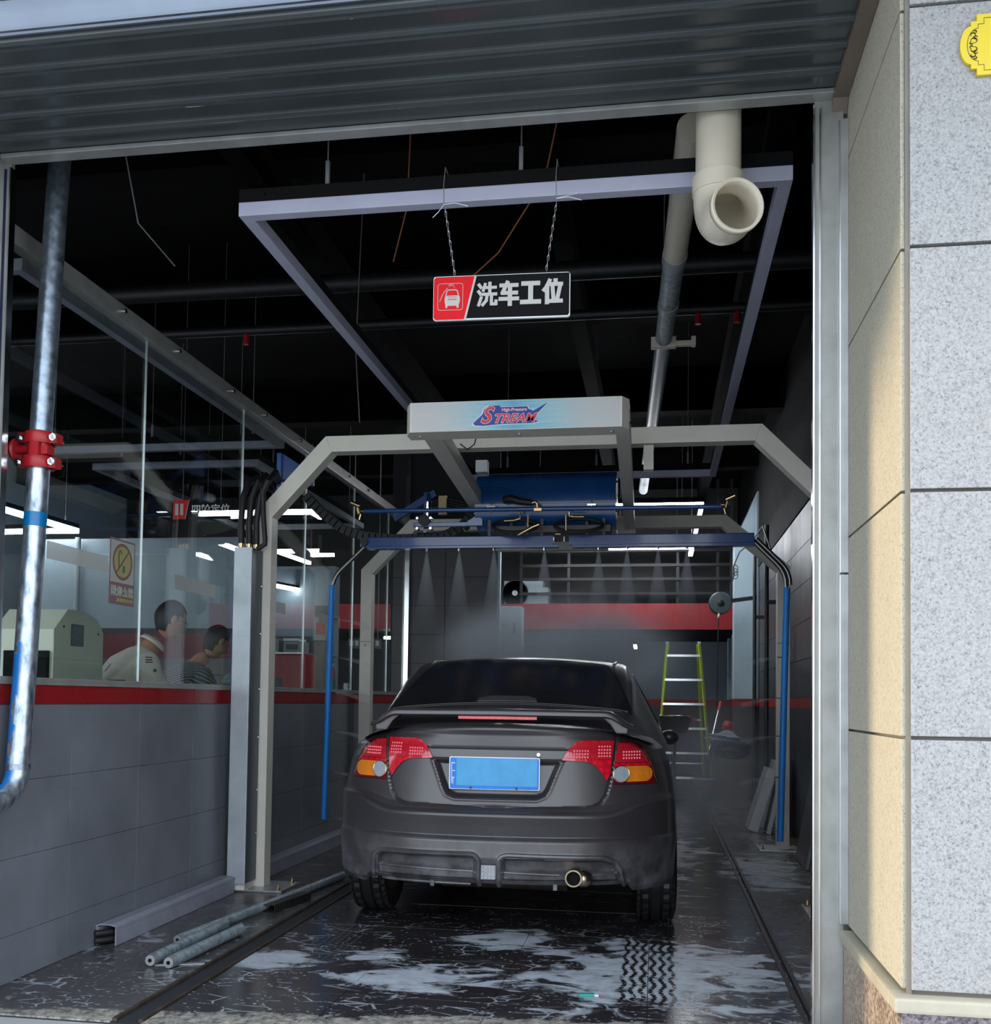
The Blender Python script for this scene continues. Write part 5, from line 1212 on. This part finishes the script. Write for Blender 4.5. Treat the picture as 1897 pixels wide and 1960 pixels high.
def person(label, base, f, hc, pitch_, J, top_mat, leg_mat, collar=False, glasses=False, scale=1.0):
    f = Vector((f[0],f[1],0)).normalized(); s_ = Vector((f.y,-f.x,0)); U = Vector((0,0,1))
    r = thing('person', label, 'person', base)
    at = lambda a, b, z: Vector(base)+f*a+s_*b+U*z
    jt = {k: (at(*v[0]), v[1]) for k, v in J.items()}
    ed = [('pelvis','waist'),('waist','chest'),('chest','neckb'),('neckb','neck'),('pelvis','hipL'),('hipL','kneeL'),('kneeL','ankL'),('ankL','toeL'),('pelvis','hipR'),('hipR','kneeR'),('kneeR','ankR'),('ankR','toeR'),
          ('chest','shL'),('shL','elL'),('elL','wrL'),('chest','shR'),('shR','elR'),('elR','wrR')]
    # hands: palm and five fingers from each wrist
    for sd_ in 'LR':
        w, e = jt['wr'+sd_][0], jt['el'+sd_][0]; d = (w-e).normalized(); n = d.cross(U).normalized()*(1 if sd_ == 'R' else -1)
        jt['palm'+sd_] = (w+d*.055, (.034,.014)); ed.append(('wr'+sd_,'palm'+sd_))
        for k, (o_, l_) in enumerate(((-.028,.058),(-.010,.070),(.010,.074),(.028,.066))):
            b0_ = w+d*.085+n*o_; jt['f%d%s' % (k,sd_)] = (b0_, .009); jt['g%d%s' % (k,sd_)] = (b0_+d*l_*.55-U*.006, .0085); jt['h%d%s' % (k,sd_)] = (b0_+d*l_-U*.020, .0075)
            ed += [('palm'+sd_,'f%d%s' % (k,sd_)),('f%d%s' % (k,sd_),'g%d%s' % (k,sd_)),('g%d%s' % (k,sd_),'h%d%s' % (k,sd_))]
        jt['t0'+sd_] = (w+d*.045-n*.036, .010); jt['t1'+sd_] = (w+d*.075-n*.052-U*.01, .009); ed += [('palm'+sd_,'t0'+sd_),('t0'+sd_,'t1'+sd_)]
    body = skin(jt, ed, 'pelvis', 2)
    hp = at(*hc); Rp = Matrix(((s_.x,f.x,0),(s_.y,f.y,0),(0,0,1))) @ Matrix.Rotation(-pitch_, 3, 'X')
    h0 = len(body.v); NU, NVv = 36, 26
    for j in range(NVv+1):
        for i in range(NU): body.v.append(tuple(hp+Rp @ Vector(head_pt(PI*j/NVv, 2*PI*i/NU))))
    for j in range(NVv):
        for i in range(NU): body.f.append((h0+j*NU+i, h0+(j+1)*NU+i, h0+(j+1)*NU+(i+1)%NU, h0+j*NU+(i+1)%NU))
    for e_ in (-1,1):
        k0 = len(body.v); body.sphere((0,0,0), (.010,.020,.032), 12, 8)
        for q in range(k0, len(body.v)): v = Vector(body.v[q]); body.v[q] = tuple(hp+Rp @ (v+Vector((e_*.079,-.008,-.006))))
    body.build('body', 'skin', r, smooth=True)
    # hair
    m = MB(); 
    for j in range(NVv+1):
        for i in range(NU):
            p = Vector(head_pt(PI*j/NVv, 2*PI*i/NU)); q = Vector((p.x*1.06, p.y*1.06-.004, p.z*1.07+.002)); m.v.append(tuple(hp+Rp @ q))
    for j in range(NVv):
        for i in range(NU):
            a = 2*PI*(i+.5)/NU; z = .12*math.cos(PI*(j+.5)/NVv); fr_s = math.sin(a)
            lim = .066 if fr_s > .55 else (.035 if fr_s > .12 else (-.012 if fr_s > -.10 else (-.045 if fr_s > -.4 else -.088)))
            if z > lim: m.f.append((j*NU+i, (j+1)*NU+i, (j+1)*NU+(i+1)%NU, j*NU+(i+1)%NU))
    ho = m.build('hair', 'hair', r, smooth=True); ho.modifiers.new('t','SOLIDIFY').thickness = .010
    for e_ in (-1,1):
        MB().sphere(tuple(hp+Rp @ Vector((e_*.030,.078,.006))), .010, 10, 8).build('eye', 'white', r, smooth=True)
        MB().sphere(tuple(hp+Rp @ Vector((e_*.030,.0865,.006))), .004, 8, 6).build('iris', 'ink', r, smooth=True)
    MB().tube([tuple(hp+Rp @ Vector((.022*math.cos(a), .093-.010*abs(math.cos(a)), -.058+.002*math.sin(a)))) for a in [PI*k/6 for k in range(7)]], .0025, 6).build('mouth', 'lipp', r)
    if glasses:
        g = MB()
        for e_ in (-1,1):
            g.tube([tuple(hp+Rp @ Vector((e_*.033+.024*math.cos(a), .100, .004+.019*math.sin(a)))) for a in [2*PI*k/16 for k in range(16)]], .0016, 6, closed=True)
            g.tube([tuple(hp+Rp @ Vector((e_*.057,.100,.008))), tuple(hp+Rp @ Vector((e_*.080,.06,.008))), tuple(hp+Rp @ Vector((e_*.080,-.01,.004)))], .0018, 6)
        g.tube([tuple(hp+Rp @ Vector((-.009,.101,.006))), tuple(hp+Rp @ Vector((.009,.101,.006)))], .0016, 6); g.build('glasses', 'chrome', r)
    # clothes over the body
    up_j = {k: (jt[k][0], rr) for k, rr in (('waist',(.185,.145)),('chest',(.20,.150)),('neckb',(.085,.085)),('shL',.092),('elL',.070),('wrL',.050),('shR',.092),('elR',.070),('wrR',.050))}
    up_j['hem'] = (jt['pelvis'][0]+U*.02, (.19,.15))
    top = skin(up_j, [('hem','waist'),('waist','chest'),('chest','neckb'),('chest','shL'),('shL','elL'),('elL','wrL'),('chest','shR'),('shR','elR'),('elR','wrR')], 'hem', 2)
    # soft folds
    top.v = [tuple(Vector(v)+Vector((math.sin(v[2]*46+v[1]*22)*.0035, math.sin(v[0]*38+v[2]*30)*.0035, 0))) for v in top.v]
    top.build('jacket' if collar else 'striped_top', top_mat, r, smooth=True)
    top_bvh = BVHTree.FromPolygons([Vector(v) for v in top.v], top.f)
    lj = {k: (jt[k][0], rr) for k, rr in (('pelvis',(.17,.13)),('hipL',.105),('kneeL',.075),('ankL',.058),('hipR',.105),('kneeR',.075),('ankR',.058))}
    skin(lj, [('pelvis','hipL'),('hipL','kneeL'),('kneeL','ankL'),('pelvis','hipR'),('hipR','kneeR'),('kneeR','ankR')], 'pelvis', 2).build('trousers', leg_mat, r, smooth=True)
    for sd_ in 'LR':
        a, t_ = jt['ank'+sd_][0], jt['toe'+sd_][0]; MB().sphere(tuple((a+t_)/2+Vector((0,0,-.01))), (.055,.055,.045), 12, 8).build('shoe', 'rubber', r, smooth=True)
    if collar:
        nb_, nk = jt['neckb'][0], jt['neck'][0]; ax_ = (nk-nb_).normalized(); c0 = nb_+ax_*.035
        sx_ = s_; fy_ = sx_.cross(ax_)*-1
        ringp = [c0+(sx_*math.cos(a)*.078+fy_*math.sin(a)*.085) for a in [math.radians(-235+290*k/14) for k in range(15)]]
        mm = MB()
        for k, p in enumerate(ringp): o_ = (p-c0).normalized(); mm.v += [tuple(p+ax_*.030-o_*.004), tuple(p+o_*.012-ax_*.006)]
        for k in range(14): mm.f.append((2*k,2*k+1,2*k+3,2*k+2))
        oo = mm.build('collar', top_mat, r, smooth=True); oo.modifiers.new('t','SOLIDIFY').thickness = .007
    return r, at, top_bvh
mt['lipp'] = P('lips', srgb(150,84,78), .5)
J1 = {'pelvis':((.0,0,.97),(.15,.11)),'waist':((.09,0,1.12),(.145,.11)),'chest':((.25,0,1.345),(.16,.115)),'neckb':((.355,0,1.50),(.065,.065)),'neck':((.42,0,1.585),(.055,.058)),
 'hipL':((-.01,-.10,.92),.095),'kneeL':((.02,-.12,.50),.06),'ankL':((-.02,-.12,.09),.042),'toeL':((.14,-.13,.04),.035),'hipR':((-.01,.10,.92),.095),'kneeR':((.02,.12,.50),.06),'ankR':((-.02,.12,.09),.042),'toeR':((.14,.13,.04),.035),
 'shL':((.27,-.19,1.405),.062),'elL':((.34,-.25,1.13),.047),'wrL':((.46,-.16,1.00),.032),'shR':((.27,.19,1.405),.062),'elR':((.33,.26,1.12),.047),'wrR':((.44,.10,1.00),.032)}
p1, at1, jt1 = person('man in a beige work jacket and glasses leaning forward behind the glass', (-3.47,5.80,0), (.62,.78), (.50,0,1.700), .40, J1, 'jacket', 'trouser', collar=True, glasses=True)
J2 = {k: ((v[0][0], v[0][1], v[0][2]-(.07 if v[0][2] > .6 else 0)), v[1]) for k, v in J1.items()}
p2, at2, jt2 = person('person in a black and white striped top bending low behind the glass', (-3.45,6.55,0), (.50,.86), (.50,0,1.60), .55, J2, 'stripe', 'trouser')
def on_cloth(bvh, target, out=.002):
    """point on the garment that faces the doorway, near a target point"""
    o = Vector((0,0,1.2)); d = (Vector(target)-o).normalized(); h = bvh.ray_cast(o, d)
    return (h[0]-d*out, h[1]) if h[0] is not None else (None, None)
def patch_on(bvh, target, w, h, mat, name, par, tilt=0):
    c_, n = on_cloth(bvh, target)
    if c_ is None: return
    q = n.to_track_quat('Z', 'Y').to_matrix() @ Matrix.Rotation(tilt, 3, 'Z')
    MB().cbox(c_, (w, h, .003), q).build(name, mat, par)
for k in range(3): patch_on(jt1, (-3.15,5.905+.002*k,1.440-.015*k), .045, .006, 'ink', 'chest_print', p1)
for t_ in ((-3.15,6.02,1.486),(-3.15,5.985,1.36)):
    c_, n = on_cloth(jt1, t_, .004)
    if c_ is not None: MB().sphere(tuple(c_), .011, 10, 8).build('button', 'label', p1, smooth=True)
patch_on(jt1, (-3.15,5.43,1.36), .022, .06, P('blue_grey_patch', srgb(130,150,160), .8), 'sleeve_patch', p1, .3)
edge_ = [on_cloth(jt1, (-3.15,6.05-.03*k,1.50-.045*k), .003)[0] for k in range(5)]
if all(e is not None for e in edge_): MB().tube(edge_, .0035, 6).build('front_seam', 'leather', p1)

# ================= BACK OF THE HALL =================
rl = thing('railing', 'dark grey mezzanine railing of four bars above the red fascia', 'railing', (-.6,14.6,2.60))
for z in (2.76,2.97,3.17,3.38): MB().box(-2.0,1.05,14.58,14.62,z-.02,z+.02).build('rail_bar', 'duct', rl)
for x in (-1.98,-1.28,.28,.84,1.03): MB().box(x-.02,x+.02,14.62,14.66,2.60,4.4 if x > .5 else 3.4).build('baluster', 'duct', rl)
ac = thing('air_conditioner', 'white outdoor air conditioner unit on the mezzanine', 'air conditioner', (-1.95,15.1,2.60))
MB().box(-2.29,-1.70,15.0,15.3,2.63,3.00).build('casing', 'col_white', ac, bevel=.012); MB().box(-1.72,-1.62,14.995,15.3,2.63,2.90).build('side_cover', 'col_white', ac, bevel=.008)
for x in (-2.2,-1.75): MB().box(x-.03,x+.03,15.0,15.3,2.60,2.63).build('foot', 'black', ac)
fn = thing('floor_fan', 'round dark fan standing in front of the air conditioner', 'fan', (-2.10,14.85,2.60))
MB().lathe([(.195,-.02),(.200,0),(.195,.02),(.185,.02),(.185,-.02)], (-2.10,14.86,2.80), 'Y', 32).build('fan_ring', 'fan', fn, smooth=True)
for k in range(18):
    a = 2*PI*k/18; MB().bar((-2.10+.03*math.cos(a),14.86,2.80+.03*math.sin(a)),(-2.10+.187*math.cos(a+.12),14.86,2.80+.187*math.sin(a+.12)),.014,.004,(0,1,0)).build('blade', 'fan', fn)
MB().cyl((-2.10,14.83,2.80),(-2.10,14.88,2.80),.042,16).build('hub', 'white', fn)
cbn = thing('electric_cabinet', 'tall pale grey electrical cabinet at the end of the tiled wall', 'cabinet', (-1.74,12.1,0))
MB().box(-1.885,-1.615,12.0,12.25,.0,2.335).build('cabinet_body', 'col_white', cbn, bevel=.006)
for z in (2.11,1.93): MB().cyl((-1.83,12.0,z),(-1.83,11.985,z),.018,10).build('lock', 'label', cbn)
for z in (2.06,1.62):
    MB().box(-1.715,-1.685,11.985,12.0,z-.07,z+.07).build('handle', 'label', cbn); MB().box(-1.745,-1.685,11.985,12.0,z-.07,z-.052).build('handle', 'label', cbn)
ld = thing('step_ladder', 'lime green fibreglass step ladder with bright rungs beyond the car', 'ladder', (.33,13.1,0))
def lrail(a, b): MB().bar(a, b, .035, .022).build('side_rail', 'green', ld)
A0, A1 = (.135,13.15,1.96), (.528,13.15,1.96); B0, B1 = (-.02,12.98,0), (.70,12.98,0)
for t0, t1 in (((A0),(B0)),((A1),(B1))): lrail(t0, t1)
lrail((.12,13.2,1.95), (.0,14.0,0)); lrail((.51,13.2,1.95), (.64,14.0,0))
for k in range(6):
    t = .08+.158*k; a_ = Vector(A0).lerp(Vector(B0), t); b_3 = Vector(A1).lerp(Vector(B1), t); MB().bar(a_, b_3, .05, .028).build('rung', 'chrome', ld)
for k in range(2):
    t = .50+.30*k; a_ = Vector((.12,13.2,1.95)).lerp(Vector((.0,14.0,0)), t); b_3 = Vector((.51,13.2,1.95)).lerp(Vector((.64,14.0,0)), t); MB().bar(a_, b_3, .03, .02).build('rear_brace', 'chrome', ld)
for x in (.125,.528): MB().cbox((x,13.17,1.965),(.04,.06,.04)).build('top_cap', 'alu', ld, bevel=.004)
tu = thing('black_tub', 'black rounded tub with a bright rim on a stand behind the car', 'tub', (.22,12.75,0))
MB().lathe([(.08,.80),(.15,.83),(.185,.92),(.185,1.03),(.175,1.035)], (.22,12.75,0), 'Z', 24).build('bowl', 'rubber', tu, smooth=True)
MB().tube([(.22+.188*math.cos(a),12.75+.188*math.sin(a),1.035) for a in [2*PI*k/24 for k in range(24)]], .008, 8, closed=True).build('rim', 'chrome', tu, smooth=True)
MB().cyl((.22,12.75,0),(.22,12.75,.82),.02,10).build('stand', 'steel_dark', tu); MB().lathe([(.16,0),(.15,.02),(.03,.03)], (.22,12.75,0), 'Z', 20).build('stand_foot', 'steel_dark', tu)
gv = MB(); gv.sphere((.44,12.82,.98),(.06,.03,.035),12,8); gv.bar((.36,12.8,1.03),(.44,12.82,1.0),.05,.02); tag(gv.build('rubber_glove', 'pink_glove', smooth=True) if 'pink_glove' in mt else gv.build('rubber_glove', P('pink_glove', srgb(180,70,96), .6), smooth=True), 'pink rubber glove hung beside the black tub', 'glove')
bx = thing('cardboard_box', 'open brown cardboard box on the wet floor by the back pillar', 'box', (.92,13.15,0))
m = MB(); m.box(.70,1.14,12.98,12.99,0,.50); m.build('front_side', 'card', bx); MB().box(.70,1.14,13.32,13.33,0,.50).build('back_side', 'card', bx); MB().box(.70,.71,12.99,13.32,0,.50).build('side', 'card', bx); MB().box(1.13,1.14,12.99,13.32,0,.50).build('side', 'card', bx)
MB().bar((.92,12.96,.46),(.92,12.985,.50),.42,.004).build('flap', 'card', bx); MB().prism([(.88,.50),(1.14,.50),(1.12,.40),(.93,.36)], 12.962, 12.97).build('flap', 'card', bx); MB().prism([(.70,.50),(.86,.50),(.84,.43),(.72,.44)], 12.962, 12.97).build('flap', 'card', bx)
def lump(name, c, r, mat, label, cat, k=.18, seed=1):
    m = MB().sphere((0,0,0), 1.0, 26, 18); rnd = random.Random(seed); ph = [rnd.uniform(0,6) for _ in range(6)]
    m.v = [tuple(c[i]+v[i]*r[i]*(1+k*(math.sin(5*v[0]+ph[0])*math.sin(4*v[1]+ph[1])+.6*math.sin(9*v[2]+ph[2]+3*v[0]))) for i in range(3)) for v in m.v]
    return tag(m.build(name, mat, smooth=True), label, cat)
lump('plastic_bag', (.94,13.12,.62), (.23,.17,.13), 'bag', 'shiny black plastic bag stuffed on top of the cardboard box', 'bag', seed=3)
lump('grey_cloth', (.84,13.10,.76), (.20,.14,.08), 'cloth_grey', 'grey crumpled cloth draped over the black bag', 'cloth', seed=5)
lump('red_cap', (.90,13.3,.90), (.07,.07,.08), 'redpaint', 'dark red cap perched behind the grey cloth', 'cap', .06, 8)
MB2 = thing('floor_mop', 'mop with an orange and steel handle leaning by the box', 'mop', (.66,13.0,0))
MB().cyl((.655,12.95,.62),(.815,13.4,1.21),.012,10).build('handle', 'chrome', MB2); MB().cyl((.785,13.32,1.10),(.817,13.41,1.22),.016,10).build('grip', 'orange', MB2); MB().cyl((.68,13.02,.72),(.70,13.08,.80),.017,10).build('joint', 'orange', MB2); MB().cyl((.62,12.84,.0),(.655,12.95,.62),.012,10).build('lower_handle', 'steel_dark', MB2); MB().box(.55,.69,12.78,12.88,0,.03).build('mop_head', 'cloth_grey', MB2, bevel=.01)
bkt = thing('bucket', 'grey bucket with an orange handle beside the cardboard box', 'bucket', (.60,12.85,0)); MB().lathe([(.08,.20),(.10,.22),(.12,.45),(.125,.46)], (.60,12.80,-.2), 'Z', 20).build('pail', 'cloth_grey', bkt, smooth=True); MB().cbox((.63,12.70,.18),(.05,.02,.08)).build('handle_grip', 'orange', bkt)
hr = thing('hose_reel', 'dark retractable hose reel hung at the right end of the red fascia', 'reel', (.79,13.1,2.47))
MB().lathe([(.05,-.06),(.13,-.055),(.145,-.02),(.145,.04),(.13,.06),(.04,.06)], (.785,13.08,2.47), 'Y', 28).build('reel_case', 'fan', hr, smooth=30)
MB().lathe([(.02,-.09),(.045,-.075),(.045,-.055)], (.785,13.08,2.47), 'Y', 16).build('reel_hub', 'rubber', hr, smooth=True)
MB().bar((.90,13.10,2.50),(1.26,13.12,2.55),.03,.05).build('wall_arm', 'steel_dark', hr)
MB().tube([(.77,13.05,2.34),(.76,13.0,2.25),(.75,13.0,1.6),(.74,13.0,1.15)], .008, 8).build('hanging_hose', 'rubber', hr); MB().cyl((.77,13.05,2.36),(.765,13.03,2.28),.016,10).build('hose_stop', 'pvc', hr)
hc_ = thing('looped_cable', 'tangle of pale wire looped below the right end of the spray arm', 'cable', (.85,11.0,2.9))
MB().tube([(.93,8.66,2.50),(.93,9.3,2.80),(.88,10.0,2.75),(.86,11.0,2.82),(.84,11.6,2.74),(.88,12.0,2.70),(.86,12.3,2.60),(.90,12.8,2.52)], .007, 8).build('wire', 'wire_grey', hc_, smooth=True)
for k in range(3): MB().tube([(.86+.03*math.cos(a),11.6,2.72-.04*k+.04*math.sin(a)) for a in [2*PI*q/12 for q in range(12)]], .005, 6, closed=True).build('wire_loop', 'wire_grey', hc_)
for x, y, l_ in ((1.08,10.4,'dark conduit pipe on the right wall, nearer of two'),(1.13,12.2,'dark conduit pipe on the right wall, further of two')):
    cd = thing('conduit', l_, 'pipe', (x,y,0)); MB().cyl((x,y,0),(x,y,3.0),.022,12).build('tube', 'steel_dark', cd, smooth=True); MB().box(x,1.25,y-.02,y+.02,2.2,2.24).build('bracket', 'steel_dark', cd)
def board(label, c, size, lean, rz=0, mat='steel_board', edge='alu'):
    r = thing('leaning_board', label, 'board', (c[0],c[1],0), rz)
    w, d, h = size; R_ = Matrix.Rotation(lean, 3, 'Y')
    vs = MB().cbox((0,0,0), (w,d,h), R_); mz_ = -min(v[2] for v in vs.v); vs.v = [(v[0],v[1],v[2]+mz_+.001) for v in vs.v]; vs.build('board', mat, r, local=True)
    e_ = MB().cbox((0,-d/2-.002,0), (w,.004,h), R_); e_.v = [(v[0],v[1],v[2]+mz_+.001) for v in e_.v]; e_.build('edge', edge, r, local=True)
mt['steel_board'] = P('grey_board', srgb(118,124,130), .5)
board('short grey board leaning beside the right far arch leg, front one', (.98,9.9), (.09,.34,.60), .30)
board('thin grey board leaning behind the short one by the right arch leg', (1.10,9.75), (.04,.25,.72), .22)
board('narrow upright grey plank against the right wall, furthest of the three', (1.08,10.15), (.05,.20,.66), .18)
board('large dark panel leaning on the right wall past the arch leg', (1.15,7.9), (.02,.55,.78), .18, mat='tile_back', edge='steel_board')
# overhead wires
for pts, mat, lab in (([(-.2,4.0,4.64),(-.50,4.3,3.48),(-.75,4.6,3.30),(-.98,4.8,3.22)], 'wire_orange', 'long orange wire trailing down past the light frame'),
                      ([(-1.15,4.55,4.64),(-1.22,4.7,3.6),(-1.34,4.9,3.42)], 'wire_orange', 'short brown wire dangling left of the first frame cable'),
                      ([(-2.5,3.9,4.64),(-2.35,4.2,3.35),(-2.32,4.5,3.28)], 'wire_grey', 'pale wire hanging right of the riser pipe top'),
                      ([(-1.9,6.2,4.64),(-1.95,6.25,3.45),(-1.93,6.3,3.0)], 'wire_grey', 'thin grey wire hanging above the left arch corner')):
    w_ = MB().tube(pts+[], .0035, 6).build('hanging_wire', mat, smooth=True); tag(w_, lab, 'wire')
fp = thing('sprinkler_pipe', 'dark sprinkler main crossing under the ceiling behind the sign', 'pipe', (-1,6.3,3.95))
MB().cyl((-6,6.3,3.93),(1.2,6.3,3.93),.06,16).build('main_pipe', 'duct', fp, smooth=True); MB().cyl((-6,6.7,3.80),(1.2,6.7,3.80),.035,12).build('branch_pipe', 'duct', fp, smooth=True)
for x in (-2.9,.25,.5): MB().cyl((x,6.7,3.80),(x,6.7,3.70),.02,8).build('sprinkler_head', 'redpaint', fp)

# ================= YELLOW PLAQUE =================
pq = thing('address_plaque', 'yellow plaque with a stepped outline on the grey granite pillar', 'plaque', (.85,2.84,3.0))
def plq(k):
    h = .098*k; out = [(.86,-.0847),(.846,-.0847),(.846,-.066),(.831,-.066),(.831,-.053)]
    arc = [(.831-.028*math.sin(a)*1.0, -.053*math.cos(a)) for a in [PI*t/14 for t in range(0,15)]]
    pts = [(1.5,-.0847)]+out+[(x, z) for x, z in arc][1:-1]+[(.831,.053),(.831,.066),(.846,.066),(.846,.0847),(.86,.0847),(1.5,.0847)]
    cx = 1.0
    return [((x-cx)*1+cx+(1-k)*.13, z*k) for x, z in pts]
PZ = 2.998; PY = FY-.015
MB().prism([(x, PZ+z) for x, z in plq(1.0)], PY-.010, PY).build('plate', 'yellow', pq, bevel=.001)
MB().prism([(x, PZ+z) for x, z in [(.8,0)]+[(.8,0.001),(.801,0)]], PY, PY)
line = [(x, PZ+z) for x, z in plq(.86)]
MB().tube([(x, PY-.0105, z) for x, z in line[:]], .0007, 5).build('border_line', 'ink', pq)
for s_ in (1,-1):
    for (cx, cz, r_, a0, a1) in ((.838,.012,.008,-90,200),(.836,.028,.006,-60,230),(.843,.020,.005,0,300),(.832,.006,.004,90,380),(.841,.036,.004,-90,180)):
        MB().tube([(cx+r_*math.cos(math.radians(a0+(a1-a0)*k/12)), PY-.0108, PZ+s_*(cz+r_*.9*math.sin(math.radians(a0+(a1-a0)*k/12)))) for k in range(13)], [.0004+.0012*math.sin(PI*k/12) for k in range(13)], 5).build('scroll_ornament', 'ink', pq)
